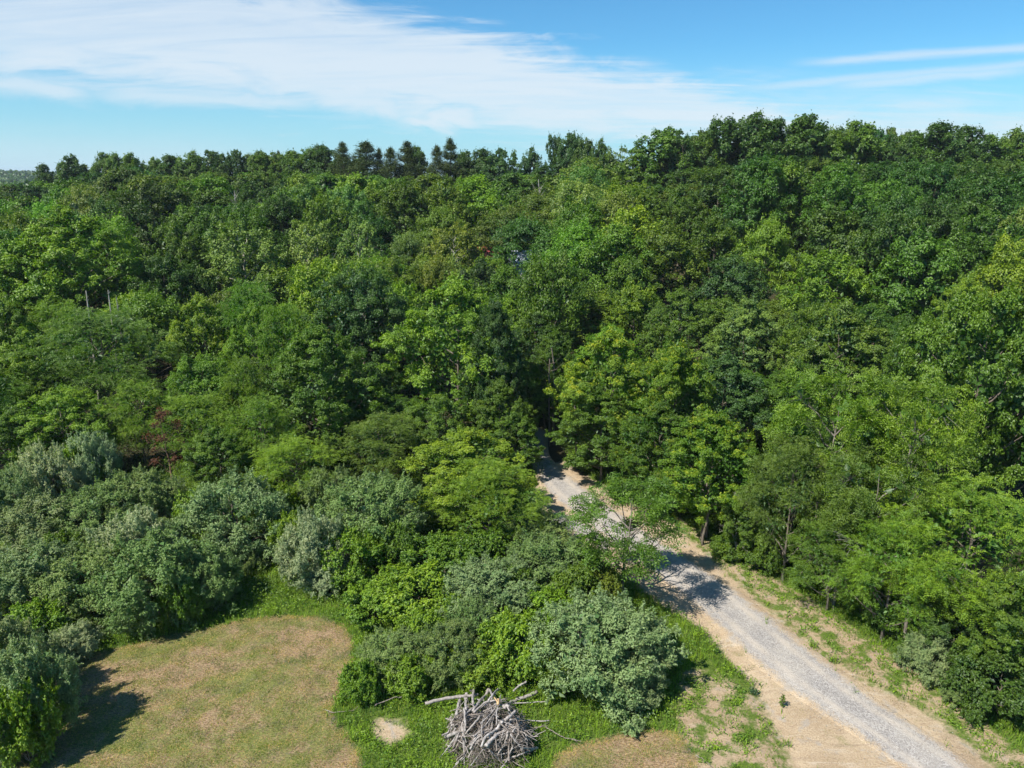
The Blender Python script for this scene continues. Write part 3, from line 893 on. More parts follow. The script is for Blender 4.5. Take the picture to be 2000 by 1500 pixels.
# ------------------------------------------------------------------ the trees one can point to
G_SKY = 'trees along the skyline ridge'
G_PINE = 'tall pines on the skyline'
SKY = [
    (82, 322, 40, 'oak', 'dark', 'tall narrow dark tree with a forked top at the far left skyline', 'forked tree at the far left'),
    (137, 303, 40, 'oak', 'dark', 'round dark tree standing clear on the left end of the ridge skyline', 'clear-standing round tree'),
    (200, 299, 34, 'maple', 'mid', 'first of three domed trees in a close trio on the left skyline', 'close skyline trio'),
    (224, 302, 30, 'maple', 'mid', 'middle tree of the close trio on the left skyline', 'middle of the skyline trio'),
    (252, 300, 34, 'maple', 'mid', 'right hand tree of the close trio on the left skyline', 'right end of the skyline trio'),
    (330, 304, 46, 'oak', 'dark', 'low domed skyline tree between the close trio and the long rounded crown', 'low dome'),
    (372, 296, 46, 'oak', 'mid', 'left shoulder tree of the long smooth hump on the skyline', 'smooth skyline hump'),
    (412, 292, 50, 'oak', 'dark', 'top tree of the long smooth hump on the left skyline', 'top of the smooth hump'),
    (459, 290, 30, 'maple', 'dark', 'small bumpy crown standing up right of the smooth hump', 'bumpy crown'),
    (508, 297, 40, 'maple', 'mid', 'pointed green tree left of the small distant spires on the skyline', 'pointed green tree'),
    (590, 291, 52, 'maple', 'mid', 'broad pointed tree on the skyline two crowns before the pines', 'broad pointed tree'),
    (628, 286, 54, 'maple', 'dark', 'double domed dark tree standing just before the first pine', 'double domed tree'),
    (812, 289, 34, 'maple', 'dark', 'small dark tree filling the dip between the pines on the skyline', 'dip between the pines'),
    (905, 298, 44, 'oak', 'dark', 'round dark oak just past the last pine of the skyline row', 'oak past the last pine'),
    (942, 292, 44, 'oak', 'dark', 'dark oak in the middle of the clump past the pines', 'oak clump past the pines'),
    (975, 290, 58, 'oak', 'blue', 'heavy dark oak at the end of the clump before the skyline gap', 'heavy oak by the gap'),
    (1037, 289, 36, 'oak', 'blue', 'small dark tree standing alone in the dip of the skyline', 'lone tree in the dip'),
    (1088, 265, 30, 'oak', 'dark', 'tall thin dark tree rising at the left of the ragged skyline clump', 'tall thin tree'),
    (1117, 263, 44, 'oak', 'blue', 'tallest crown of the ragged skyline clump', 'ragged skyline clump'),
    (1146, 272, 40, 'oak', 'dark', 'rounded crown in the ragged skyline clump right of its tallest', 'rounded crown of the ragged clump'),
    (1172, 272, 36, 'maple', 'dark', 'narrow crown at the right of the ragged skyline clump', 'narrow crown of the ragged clump'),
    (1245, 302, 70, 'maple', 'mid', 'smooth pointed green tree rising right of the airy leaning tree', 'smooth pointed tree'),
    (1300, 250, 84, 'maple', 'mid', 'big pale topped tree at the left foot of the high ridge', 'foot of the high ridge'),
    (1362, 268, 66, 'oak', 'mid', 'vine draped tree between the big pale topped tree and the high crowns', 'vine draped tree'),
    (1425, 231, 70, 'oak', 'dark', 'left dark crown of the highest group on the right ridge', 'left of the highest group'),
    (1472, 221, 84, 'oak', 'dark', 'highest crown of the right ridge against the sky', 'highest crown'),
    (1518, 233, 60, 'maple', 'dark', 'pointed dark crown just right of the highest one', 'pointed crown by the highest'),
    (1575, 226, 92, 'oak', 'dark', 'broad flat topped dark crown right of the highest group', 'broad flat topped crown'),
    (1636, 250, 46, 'maple', 'mid', 'small crown in the notch before the mushroom shaped tree', 'notch crown'),
    (1677, 238, 82, 'oak', 'mid', 'mushroom shaped lit tree on the right ridge', 'mushroom shaped tree'),
    (1742, 263, 60, 'oak', 'dark', 'low dark crown right of the mushroom shaped tree', 'low crown by the mushroom shape'),
    (1785, 258, 56, 'oak', 'mid', 'level crown half way between the mushroom shape and the next dome', 'level crown'),
    (1842, 241, 84, 'oak', 'dark', 'high dome of the right ridge near the picture edge', 'high right dome'),
    (1890, 248, 66, 'oak', 'dark', 'dark crown on the right shoulder of the high dome', 'shoulder of the high dome'),
    (1936, 264, 60, 'oak', 'mid', 'low level crown before the last skyline tree', 'low last but one crown'),
    (1985, 251, 54, 'maple', 'mid', 'last rounded tree on the skyline at the right edge', 'last skyline tree'),
]
for px, yt, w, kind, colr, lab, short in SKY:
    D = float(np.interp(ray(px, yt)[0], _rs, _rd)) - 2
    tree(px, yt, w * (1.3 if 'thin' in lab or 'narrow' in lab else 1.5), kind, colr, lab, short, D=D, group=G_SKY)
tree(1202, 284, 44, 'airy_far', 'olive', 'thin leaning tree with see-through crown on the skyline', 'airy leaning tree', D=188, name='airy_tree')
tree(1336, 256, 40, 'airy_far', 'dark', 'half bare tree with ragged top beside the vine draped one', 'half bare tree', D=172, name='airy_tree')
for q, (px, yt, w, D, lab, short) in enumerate([
        (668, 279, 56, 214, 'leftmost tall pine of the row on the skyline', 'leftmost pine'),
        (714, 273, 78, 205, 'broadest pine of the skyline row with spreading upper boughs', 'broadest pine'),
        (740, 291, 44, 208, 'half hidden pine leaning against the broadest one', 'half hidden pine'),
        (762, 285, 56, 203, 'slim pine in the middle of the skyline row', 'slim middle pine'),
        (795, 278, 64, 205, 'bushy dark pine right of the slim middle one', 'bushy pine'),
        (853, 281, 50, 202, 'left pine of the close pair past the gap', 'left pine of the pair'),
        (879, 272, 56, 202, 'right and taller pine of the close pair past the gap', 'right pine of the pair'),
        (543, 292, 30, 232, 'small distant pine tip between rounded crowns', 'small distant pine tip')]):
    tree(px, yt, w * (1.6, 1.75, 1.3, 1.5, 1.7, 1.45, 1.65, 1.1)[q], 'pine', 'pine', lab, short, D=D, name='pine_tree', group=G_PINE, variant=q)

# trees of the valley: (column, row of the top, width, kind, colour, height, distance or None, label, short)
BIG = [
    (130, 402, 250, 'maple_mid', 'bright', 20, 96, 'large bright green tree filling the left edge half way down', 'large bright tree at the left'),
    (45, 470, 170, 'maple_mid', 'bright', 19, 92, 'bright tree cut by the left edge under the large bright one', 'bright left edge tree'),
    (338, 432, 120, 'oak_mid', 'mid', 18, 112, 'lumpy dark green tree above the very dark hollow', 'lumpy dark tree'),
    (318, 500, 120, 'oak_mid', 'dark', 17, 97, 'dark tree with stacked lobes beside the pale sycamore', 'stacked dark tree'),
    (372, 520, 80, 'oak_mid', 'dark', 17, 99, 'narrow dark tree at the sycamore trunks', 'narrow dark tree'),
    (470, 437, 160, 'sycamore', 'pale', 19, 106, 'pale sycamore with white limbs showing in its lower crown', 'white limbed sycamore'),
    (610, 436, 120, 'sycamore', 'pale', 18, 112, 'pale sycamore next right of the white limbed one', 'second sycamore'),
    (700, 432, 100, 'sycamore', 'pale', 18, 113, 'smaller pale yellowish sycamore, third from the white limbed one', 'third sycamore'),
    (800, 452, 84, 'locust_mid', 'pale', 15, 118, 'soft greyish green tree between the sycamores and the golden tree', 'soft greyish tree'),
    (885, 437, 110, 'sycamore', 'gold', 17, 118, 'golden green tree in the middle of the woods', 'golden tree'),
    (850, 500, 84, 'locust_mid', 'gold', 14, 100, 'lower golden green tree just above the bright tall maple', 'lower golden tree'),
    (700, 520, 200, 'oak', 'blue', 17, 81, 'round bluish dark tree standing left of the bright tall maple', 'round bluish tree'),
    (885, 535, 250, 'maple', 'bright', 20, 70, 'tall bright maple in the centre reaching down to the lane', 'tall bright maple'),
    (965, 580, 120, 'maple', 'blue', 18, 66, 'narrow blue green tree hugging the right of the tall bright maple', 'narrow blue green tree'),
    (1075, 500, 140, 'locust_mid', 'mid', 17, 88, 'oval light leaved tree behind the lane gap', 'oval light leaved tree'),
    (985, 520, 110, 'maple_mid', 'mid', 16, 96, 'mid green tree between the tall bright maple and the oval tree', 'tree behind the tall maple'),
    (620, 630, 210, 'maple', 'mid', 16, 64, 'dense green tree in front of the round bluish one', 'dense tree before the bluish one'),
    (555, 590, 120, 'locust', 'bright', 14, 74, 'bright feathery tree left of the dense green one', 'bright feathery tree'),
    (385, 573, 130, 'maple', 'yellow', 14, 80, 'yellow green bushy tree below the white limbed sycamore', 'yellow bushy tree'),
    (490, 590, 110, 'maple', 'bright', 14, 76, 'bright green tree right of the yellow bushy one', 'bright tree by the yellow one'),
    (185, 600, 250, 'locust', 'olive', 15, 72, 'wide feathery olive tree in the left middle ground', 'wide feathery olive tree'),
    (50, 640, 150, 'maple', 'bright', 15, 70, 'leafy bright tree at the left edge beside the wide olive one', 'leafy left edge tree'),
    (110, 585, 130, 'locust', 'bright', 14, 82, 'fresh green feathery tree above the wide olive one', 'fresh feathery tree'),
    (470, 690, 100, 'locust', 'yellow', 12, 64, 'yellow green tree left of the dense green tree', 'small yellow tree'),
    (505, 770, 130, 'locust', 'bright', 10, 59, 'soft bright tree at the foot of the dense green one', 'soft bright tree'),
    (380, 770, 150, 'locust', 'bright', 10, 60, 'spreading bright tree right of the rusty dead sapling', 'spreading bright tree'),
    (260, 740, 130, 'locust', 'bright', 11, 63, 'light green tree above and left of the rusty dead sapling', 'light tree above the dead sapling'),
    (110, 760, 190, 'oak', 'bright', 11, 60, 'glowing green round tree near the left edge above the silvery shrubs', 'glowing round tree'),
    (20, 790, 130, 'maple', 'mid', 11, 58, 'green tree cut by the left edge beside the glowing round one', 'cut off tree by the glowing one'),
    (420, 830, 130, 'maple', 'mid', 9, 56, 'small green tree between the dead sapling and the silvery shrubs', 'small tree below the bright one'),
    (570, 860, 170, 'locust', 'bright', 9, 54.5, 'low feathery green tree above the palest silvery shrub', 'low feathery tree'),
    (742, 808, 150, 'locust', 'olive', 11, 58, 'rounded yellow green tree in front of the dense green one', 'rounded yellow green tree'),
    (645, 850, 120, 'maple', 'mid', 8, 57, 'little green tree left of the rounded yellow green one', 'little tree at its left'),
    (978, 738, 110, 'maple', 'mid', 12, 63, 'small cone shaped tree at the left of the dark lane opening', 'cone shaped tree'),
    (915, 838, 240, 'maple', 'yellow', 10, 52, 'spreading yellow green tree with brown patches left of the lane bend', 'spreading tree at the bend'),
    (955, 900, 200, 'locust', 'bright', 8, 48, 'feathery green tree in front of the spreading one at the bend', 'feathery tree at the bend'),
    (1008, 690, 120, 'maple', 'mid', 13, 69, 'tree behind the cone shaped one, added to shade the lane opening', 'tree behind the cone'),  # added to overhang the lane and keep its far part shaded
    (1003, 802, 110, 'maple', 'mid', 7, 61, 'small leafy tree added to shade the lane edge right of the cone shaped one', 'small tree at the lane edge'),  # added as a shade caster for the lane beyond the bend
    (1035, 722, 110, 'maple', 'mid', 9, 76, 'small full tree blocking the dark lane opening', 'small tree in the opening'),
    (1050, 610, 130, 'maple', 'dark', 15, 84, 'dark tree closing the far end of the lane opening', 'dark tree closing the lane'),
    (1085, 640, 100, 'maple', 'mid', 16, 71, 'slender tree on thin trunks right of the dark lane opening', 'slender tree by the opening'),
    (1195, 642, 200, 'maple', 'bright', 14, 62, 'yellow tipped maple right of the lane opening', 'yellow tipped maple'),
    (1320, 660, 190, 'maple', 'bright', 14, 58, 'maple with reddish yellow young leaves, second from the opening', 'second yellow tipped maple'),
    (1180, 760, 170, 'maple', 'mid', 11, 60, 'lower maple overhanging the lane opening', 'overhanging maple'),
    (1290, 780, 170, 'maple', 'mid', 11, 54, 'rounded maple below the reddish tipped one', 'rounded lower maple'),
    (1400, 800, 190, 'maple', 'bright', 11, 49.5, 'bushy maple at the lane verge with yellowish top', 'bushy verge maple'),
    (1420, 690, 190, 'maple', 'blue', 14, 60, 'bluish green tree behind the bushy verge maple', 'bluish tree behind the maples'),
    (1462, 577, 150, 'maple', 'pale', 16, 76, 'round tree sparkling with pale leaves', 'sparkling pale tree'),
    (1620, 490, 165, 'oak_mid', 'bright', 18, 92, 'big domed light green tree in the right half of the woods', 'big domed tree'),
    (1430, 502, 140, 'oak_mid', 'blue', 16, 98, 'flat topped bluish tree left of the big domed one', 'flat bluish tree'),
    (1330, 560, 150, 'maple', 'mid', 15, 82, 'soft grey green tree left of the sparkling pale one', 'soft grey tree'),
    (1655, 590, 220, 'maple', 'olive', 17, 66, 'dull olive tree with bronze tint below the big domed one', 'dull olive tree'),
    (1950, 558, 300, 'oak', 'mid', 20, 49, 'very large glossy dark tree at the right edge', 'glossy dark tree'),
    (1820, 610, 150, 'oak', 'mid', 17, 58, 'green tree between the dull olive and glossy dark ones', 'tree beside the glossy one'),
    (1975, 470, 130, 'maple_mid', 'yellow', 18, 88, 'bright yellow green tree at the right edge above the glossy one', 'yellow tree at the right edge'),
    (1890, 530, 120, 'maple', 'yellow', 16, 78, 'yellowish tree behind the glossy dark one', 'yellowish tree'),
    (1640, 722, 210, 'walnut', 'bright', 15, 46, 'yellow green walnut with bare twigs showing in its crown', 'twiggy walnut'),
    (1795, 730, 200, 'walnut', 'bright', 15, 43, 'second walnut with pale limbs in front of the glossy tree', 'second walnut'),
    (1560, 850, 170, 'locust', 'olive', 11, 43.5, 'drooping olive tree at the verge below the twiggy walnut', 'drooping verge tree'),
    (1720, 880, 200, 'walnut', 'olive', 11, 40.5, 'low walnut with tangled dead branches beneath', 'low tangled walnut'),
    (1920, 945, 330, 'locust', 'bright', 12, 37, 'wide bright feathery locust at the right edge', 'wide bright locust'),
    (1760, 1010, 210, 'locust', 'bright', 10, 37, 'feathery locust leaning towards the lane left of the wide one', 'leaning locust'),
    (1640, 1000, 150, 'locust', 'mid', 9, 40, 'small dark feathery tree at the verge below the low walnut', 'small verge locust'),
    (1985, 1120, 180, 'maple', 'mid', 9, 33, 'leafy tree at the lower right edge beside the lane', 'lower right leafy tree'),
    (1880, 1150, 140, 'maple', 'dark', 7, 34.5, 'shaded little tree behind the silvery verge bush', 'shaded little tree'),
    (1480, 930, 110, 'maple', 'mid', 9, 46, 'thin trunked tree at the lane verge under the bushy maple', 'thin verge tree'),
    (1560, 700, 130, 'maple', 'mid', 15, 60, 'green tree hidden between the walnut and the bluish tree', 'tree behind the walnut'),
    (1230, 505, 110, 'oak_mid', 'mid', 16, 98, 'dark bushy tree right of the oval light leaved one', 'dark bushy tree'),
    (1240, 545, 110, 'maple_mid', 'bright', 14, 90, 'fresh green spreading tree below the dark bushy one', 'fresh spreading tree'),
]
for px, yt, w, kind, colr, h, D, lab, short in BIG:
    nm = {'sycamore': 'sycamore_tree', 'maple': 'maple_tree', 'maple_mid': 'maple_tree', 'locust': 'locust_tree',
          'locust_mid': 'locust_tree', 'walnut': 'walnut_tree', 'oak': 'oak_tree', 'oak_mid': 'oak_tree'}[kind]
    mat = LEAF_GLOSSY if 'glossy dark tree at' in lab else LEAF_YOUNG if 'maple' in lab and ('tip' in lab or 'young' in lab or 'yellowish top' in lab) \
        else LEAF_PALE if 'sparkling' in lab else None
    tree(px, yt, w, kind, colr, lab, short, D=D, h=h, name=nm, mat=mat)

# ------------------------------------------------------------------ shrubs round the clearing


def shrub(px, yt, yb, wpx, kind, colour, label, short, name='silvery_shrub', group=None, variant=None, deep=0.75, D=None):
    g0 = at(px, yb)
    zc = g0[1] * cos(PITCH) + CAM_H * sin(PITCH)
    w = wpx / FPX * zc
    D = D or g0[1] + w * 0.5 * deep
    s, b = ray(px, yt)
    h = max(CAM_H + (D + 0.0) * b - 0.0, 1.0)
    x = s * D
    k = plant(name, kind, x, D, w * 1.04, h, colour, label, 'shrub', group, variant)
    HAND.append(dict(px=px, yt=yt, w=wpx, D=D, x=x, y=D, h=h, short=short, W=w))
    return k


GS = 'silvery shrubs round the clearing'
GG = 'green shrubs round the clearing'
for row in [
    (300, 1062, 1245, 230, 'olive', 'silver_green', 'wide grey green shrub overhanging the dark shadow by the mown field', 'wide shrub over the dark shadow'),
    (395, 1085, 1205, 130, 'olive', 'silver_green', 'right end of the long silvery thicket above the curved field edge', 'right end of the thicket'),
    (255, 1010, 1170, 150, 'olive', 'silver_pale', 'pale silvery top in the middle of the long thicket', 'pale top of the thicket'),
    (165, 1090, 1235, 200, 'olive', 'silver_green', 'rounded grey green shrub in the middle of the left thicket', 'middle thicket shrub'),
    (50, 1085, 1235, 200, 'olive', 'silver', 'silvery shrub cut by the left edge in the thicket', 'left edge thicket shrub'),
    (75, 985, 1110, 190, 'olive', 'silver', 'silvery shrub at the left edge above the thicket', 'upper left silvery shrub'),
    (190, 960, 1090, 170, 'olive', 'silver_green', 'grey green shrub behind the thicket below the glowing tree', 'grey shrub behind the thicket'),
    (85, 880, 1020, 110, 'olive', 'silver_pale', 'pale grey shrub climbing among the trees at the left', 'pale shrub among the trees'),
    (175, 850, 985, 90, 'olive', 'silver_pale', 'highest pale silvery shrub just under the dark hollow', 'highest pale shrub'),
    (270, 930, 1055, 150, 'olive', 'silver_green', 'soft shrub left of the dead sapling foot', 'shrub left of the dead sapling'),
    (20, 930, 1060, 110, 'olive', 'silver', 'blue grey shrub at the very left edge', 'blue grey edge shrub'),
    (445, 945, 1115, 200, 'olive', 'silver', 'large domed silvery shrub right of the dead sapling', 'large domed silvery shrub'),
    (492, 1075, 1122, 50, 'olive', 'silver_green', 'small round shrub at the foot of the large domed silvery one', 'small round shrub'),
    (605, 1012, 1165, 125, 'olive', 'silver_pale', 'palest almost white shrub above the grass strip', 'palest shrub'),
    (640, 1100, 1172, 80, 'olive', 'silver_pale', 'low pale shrub hanging over the grass below the palest one', 'low pale shrub'),
    (720, 945, 1110, 210, 'olive', 'silver_green', 'big grey green shrub in front of the rounded yellow green tree', 'big grey green shrub'),
    (635, 925, 1040, 120, 'olive', 'silver_green', 'soft shrub behind the palest one', 'soft shrub behind the palest'),
    (1045, 1010, 1110, 150, 'olive', 'silver_green', 'shadowed shrub between the tree at the bend and the lane', 'shadowed shrub at the lane'),
    (960, 1110, 1245, 200, 'olive', 'silver', 'silvery shrub in the middle of the central thicket', 'middle silvery shrub'),
    (1080, 1060, 1190, 180, 'olive', 'silver_green', 'grey green shrub beside the lane left of the young walnut', 'lane side grey shrub'),
    (1165, 1195, 1395, 265, 'olive', 'silver', 'largest silvery shrub right of the brush pile', 'largest silvery shrub'),
    (1240, 1255, 1385, 130, 'olive', 'silver', 'silvery shrub forming the right flank of the largest one', 'right flank shrub'),
    (870, 1235, 1350, 130, 'olive', 'silver_green', 'grey green shrub behind the left end of the brush pile', 'shrub behind the pile'),
    (760, 1245, 1345, 130, 'olive', 'silver_green', 'low grey green shrub at the right border of the mown field', 'low shrub by the field'),
    (930, 1190, 1300, 120, 'olive', 'silver_green', 'small grey shrub above the brush pile', 'small shrub above the pile'),
    (140, 1225, 1300, 80, 'olive', 'silver_pale', 'small pale bush at the left end of the mown field edge', 'small pale bush'),
    (22, 1278, 1500, 190, 'olive', 'silver', 'tall silvery bush in the lower left corner casting the long shadow', 'lower left corner bush'),
    (-40, 1230, 1440, 200, 'olive', 'silver', 'silvery bush cut by the left edge behind the corner one', 'left corner cut bush'),
    (1830, 1235, 1345, 105, 'olive', 'silver', 'single silvery bush on the right verge of the lane', 'silvery verge bush'),
    (1885, 1345, 1400, 70, 'olive', 'silver_green', 'little grey bush in the shade at the right verge', 'little shaded bush'),
]:
    shrub(*row, group=GS)
for row in [
    (30, 1345, 1520, 110, 'shrub', 'bright', 'bright leafy bush wrapped in the lower left silvery bushes', 'leafy bush of the corner'),
    (160, 870, 985, 80, 'shrub', 'yellow', 'yellow green bush among the pale shrubs at the left', 'yellow bush among the pale shrubs'),
    (680, 1050, 1165, 110, 'shrub', 'bright', 'bright leafed bush pushing out of the palest shrub', 'bright bush by the palest shrub'),
    (560, 1010, 1110, 70, 'shrub', 'bright', 'narrow bright bush between the domed and palest shrubs', 'narrow bright bush'),
    (800, 1120, 1235, 150, 'shrub', 'bright', 'wide bright bush left of the middle silvery shrub', 'wide bright bush'),
    (730, 1145, 1235, 110, 'shrub', 'bright', 'fresh green bush in the weeds beside the field bend', 'bush in the weeds'),
    (850, 1060, 1160, 130, 'shrub', 'mid', 'green bush under the feathery tree at the bend', 'green bush under the feathery tree'),
    (1010, 1215, 1345, 130, 'shrub', 'bright', 'bright green bush between the brush pile and the largest silvery shrub', 'bright bush behind the pile'),
    (925, 1270, 1350, 110, 'shrub', 'bright', 'bright low bush directly behind the brush pile', 'low bush behind the pile'),
    (880, 1170, 1260, 100, 'shrub', 'bright', 'bright bush between the middle silvery and grey shrubs', 'bright bush in the thicket'),
    (1065, 1165, 1260, 110, 'shrub', 'bright', 'green bush above the largest silvery shrub', 'green bush above the largest shrub'),
    (1180, 1118, 1205, 70, 'shrub', 'gold', 'golden leaved bush at the foot of the young walnut', 'golden bush'),
    (1130, 1110, 1215, 100, 'shrub', 'mid', 'green bush left of the golden one', 'bush left of the golden one'),
    (950, 1040, 1140, 120, 'shrub', 'mid', 'dark green bush in front of the feathery tree at the bend', 'dark bush at the bend'),
    (830, 1200, 1290, 90, 'shrub', 'yellow', 'small yellow bush above the low grey shrubs', 'small yellow bush'),
    (1175, 1215, 1300, 60, 'shrub', 'bright', 'bright sprig growing through the largest silvery shrub', 'bright sprig'),
    (1430, 1050, 1100, 70, 'shrub', 'mid', 'low green bush beside the pale crooked trunk', 'bush at the crooked trunk'),
    (1500, 1040, 1130, 70, 'shrub', 'mid', 'upright grey green bush at the verge below the drooping tree', 'upright verge bush'),
    (1690, 1130, 1215, 100, 'shrub', 'mid', 'leafy bush at the verge under the leaning locust', 'bush under the leaning locust'),
    (1760, 1170, 1265, 90, 'shrub', 'mid', 'shaded green bush left of the silvery verge bush', 'bush left of the verge bush'),
    (1600, 1100, 1165, 90, 'shrub', 'mid', 'low dark bush in the shade at the wood edge', 'low dark wood edge bush'),
    (1960, 1290, 1430, 150, 'shrub', 'dark', 'dark bush in the lower right corner above the verge', 'dark corner bush'),
    (220, 1075, 1180, 90, 'shrub', 'mid', 'green bush sunk between the middle thicket shrubs', 'green bush in the left thicket'),
    (110, 1050, 1150, 80, 'shrub', 'mid', 'small green bush among the silvery shrubs near the left edge', 'small bush near the left edge'),
    (345, 1120, 1235, 70, 'shrub', 'mid', 'green bush low in front of the wide overhanging shrub', 'bush before the wide shrub'),
    (55, 1190, 1290, 110, 'shrub', 'bright', 'fresh green bush above the lower left corner bush', 'fresh bush above the corner'),
    (540, 960, 1060, 80, 'shrub', 'bright', 'bright bush behind the narrow one beside the domed shrub', 'bright bush behind the narrow one'),
    (380, 965, 1060, 80, 'shrub', 'bright', 'bright bush right at the foot of the dead sapling', 'bush at the dead sapling'),
    (770, 1030, 1130, 90, 'shrub', 'mid', 'green bush at the right side of the big grey green shrub', 'bush by the big grey shrub'),
    (1010, 1120, 1215, 80, 'shrub', 'mid', 'green bush right of the middle silvery shrub', 'bush right of the middle shrub'),
    (800, 1290, 1375, 90, 'shrub', 'bright', 'bright leafy bush between the low grey shrub and the curved branch', 'leafy bush by the curved branch'),
    (700, 1300, 1385, 70, 'shrub', 'bright', 'low fresh bush at the corner of the mown field', 'bush at the field corner'),
    (1260, 1195, 1290, 70, 'shrub', 'mid', 'small green bush behind the right flank of the largest shrub', 'bush behind the right flank'),
    (1085, 1290, 1370, 60, 'shrub', 'bright', 'bright bush at the left foot of the largest silvery shrub', 'bush at the left foot'),
    (1150, 880, 925, 70, 'shrub', 'mid', 'small bush at the bend under the yellow tipped maple', 'small bush at the bend'),
    (1240, 925, 975, 70, 'shrub', 'mid', 'second small bush along the bend verge', 'second bend bush'),
    (1330, 950, 1010, 80, 'shrub', 'dark', 'dark bush under the rounded maple at the verge', 'dark bush under the maple'),
]:
    shrub(*row, name='green_shrub', group=GG)

# young walnut leaning over the lane, seen through to the gravel
b0 = at(1212, 1175)
y0 = b0[1] + 0.3
plant('walnut_sapling', 'walnut_open', b0[0] + 0.1, y0, 6.6, 7.8, 'mid', 'young open crowned walnut whose leaves half cover the gravel lane', 'sapling', variant=0, rot=0.6)
HAND.append(dict(px=1225, yt=935, w=200, D=y0, x=b0[0], y=y0, h=7.6, short='young walnut over the lane', W=6.0))
# ------------------------------------------------------------------ the woods between the trees named above
frng = random.Random(77)
ordered = []
placed = [(h['x'], h['y'], h['W'] * 0.5) for h in HAND]


# gaps through which other things are glimpsed
GLIMPSES = [dict(px=1042, yt=484, w=44, D=120, h=9), dict(px=958, yt=480, w=6, D=126, h=9),
            dict(px=455, yt=370, w=30, D=149, h=9), dict(px=1062, yt=348, w=30, D=149, h=9)]


def skyline_y(px):
    return float(np.interp(px, _sk_px, _sk_y)) + (9 if 640 < px < 920 else 3)


def in_poly(x, y, poly):
    return float(poly_sdf(np.array([x]), np.array([y]), poly)[0]) > 0


cands = []
for _ in range(26000):
    D = 60 + 215 * frng.random() ** 0.8
    s = frng.uniform(-0.84, 0.82)
    cands.append((s * D, D))
for _ in range(900):
    x, y = frng.uniform(2, 45), frng.uniform(34, 66)
    if in_poly(x, y, WOODR) and x / y < 0.85:
        cands.append((x, y))
SKIP = {1026, 1031, 1032, 1048, 1058, 15, 27, 36, 75, 94, 192, 260, 282, 1001, 1004, 1024, 1029, 1041, 1054, 24, 47, 60, 64, 88, 177, 1016, 1027, 81, 110, 1040, 1043, 31, 212, 296, 1025, 1028, 1047, 1056, 121, 161, 205, 1045, 305, 1042, 229, 1034, 42, 109, 112, 194, 223, 316, 171, 325, 130, 1008, 1019, 38, 43, 55, 312, 1000, 46, 1003, 35, 50, 168, 1009, 8, 25, 28, 70, 321, 1038, 1057, 19, 189, 201, 320, 327, 1036, 16, 126, 288, 1011, 1021, 1017, 1020, 1023, 1052, 1055, 136, 299, 101, 258, 1030, 56, 78, 150, 160, 208} | {15, 27, 36, 60, 81, 260, 168, 1058, 64, 99, 1022, 206, 273, 1044, 32, 91, 1035, 95, 211}
fills = []
fi = 0
# crowns that close the ridge line between the named skyline trees
for px in np.arange(95, 2015, 33):
    px = float(px) + frng.uniform(-9, 9)
    s_ = ray(px, skyline_y(px))[0]
    D = float(np.interp(s_, _rs, _rd)) + frng.uniform(-1, 6)
    x, y = s_ * D, D
    gz = float(ground(x, y))
    yt = skyline_y(px) - (3 if 640 < px < 920 else 0) + frng.uniform(-1, 7) - (4 if px > 1240 else 0)
    if 1000 < px < 1025:
        yt += 8
    h = min(max(CAM_H + D * ray(px, yt)[1] - gz, 8), 22)
    wpx = frng.uniform(48, 74)
    fills.append(dict(x=x, y=y, h=h, w=wpx / FPX * (D * cos(PITCH)), px=px, yt=yt, wp=wpx, i=1000 + len(fills), sky=True))
    placed.append((x, y, 3.0))
LANE = [at(1035, y)[:2] for y in (770, 795, 820, 850, 880)]
for x, y in cands:
    s = x / y
    if y > float(np.interp(s, _rs, _rd)) + 6:
        continue
    if y < 66 and not in_poly(x, y, WOODR) and not (x < -6):
        continue
    if min((x - a) ** 2 + (y - b) ** 2 for a, b in LANE) < 16 or (x > 0 and x < 4.5 and y < 80):
        continue
    sp = np.interp(y, [35, 70, 120, 240], [4.6, 5.8, 7.6, 11.2])
    ok = True
    for a, b, c in placed:
        dd = (x - a) ** 2 + (y - b) ** 2
        if dd < (sp * 0.45 + c * 0.66) ** 2:
            ok = False
            break
    if not ok:
        continue
    wid = sp * frng.uniform(1.15, 1.75)
    gz = float(ground(x, y))
    hmax = np.interp(y, [35, 60, 90], [10, 13.5, 18.5])
    h = frng.uniform(0.78, 1.0) * hmax
    px, yt, zc = project(x, y, gz + h)
    wpx = wid / zc * FPX
    need = skyline_y(px) + 7
    for q in HAND + GLIMPSES:
        if q['D'] > y + 1.0 and abs(px - q['px']) < 0.42 * (wpx + q['w']):
            hp = q['h'] / (q['D'] * 1.0) * FPX
            need = max(need, q['yt'] + (0.8 if q['D'] < 90 or 'short' not in q else 0.5) * min(hp, q['w'] * 1.15))
        
    if yt < need:
        # lower the crown until it clears what stands behind it
        for _k in range(30):
            h -= 0.5
            px, yt, zc = project(x, y, gz + h)
            if yt >= need:
                break
        if h < (8.0 if y > 70 else 5.0):
            continue
    placed.append((x, y, wid * 0.5))
    fills.append(dict(x=x, y=y, h=h, w=wid, px=px, yt=yt, wp=wpx, i=fi)); fi += 1

# colours drift in patches through the woods
KN = {'far': 'broadleaf_tree', 'maple': 'maple_tree', 'oak': 'oak_tree', 'locust': 'locust_tree', 'maple_mid': 'maple_tree',
      'oak_mid': 'oak_tree', 'locust_mid': 'locust_tree', 'airy_far': 'airy_tree'}
SHAPE = {'oak': ['round topped', 'billowy', 'broad'], 'maple': ['oval', 'domed', 'dense'], 'locust': ['feathery', 'loose', 'flat topped']}


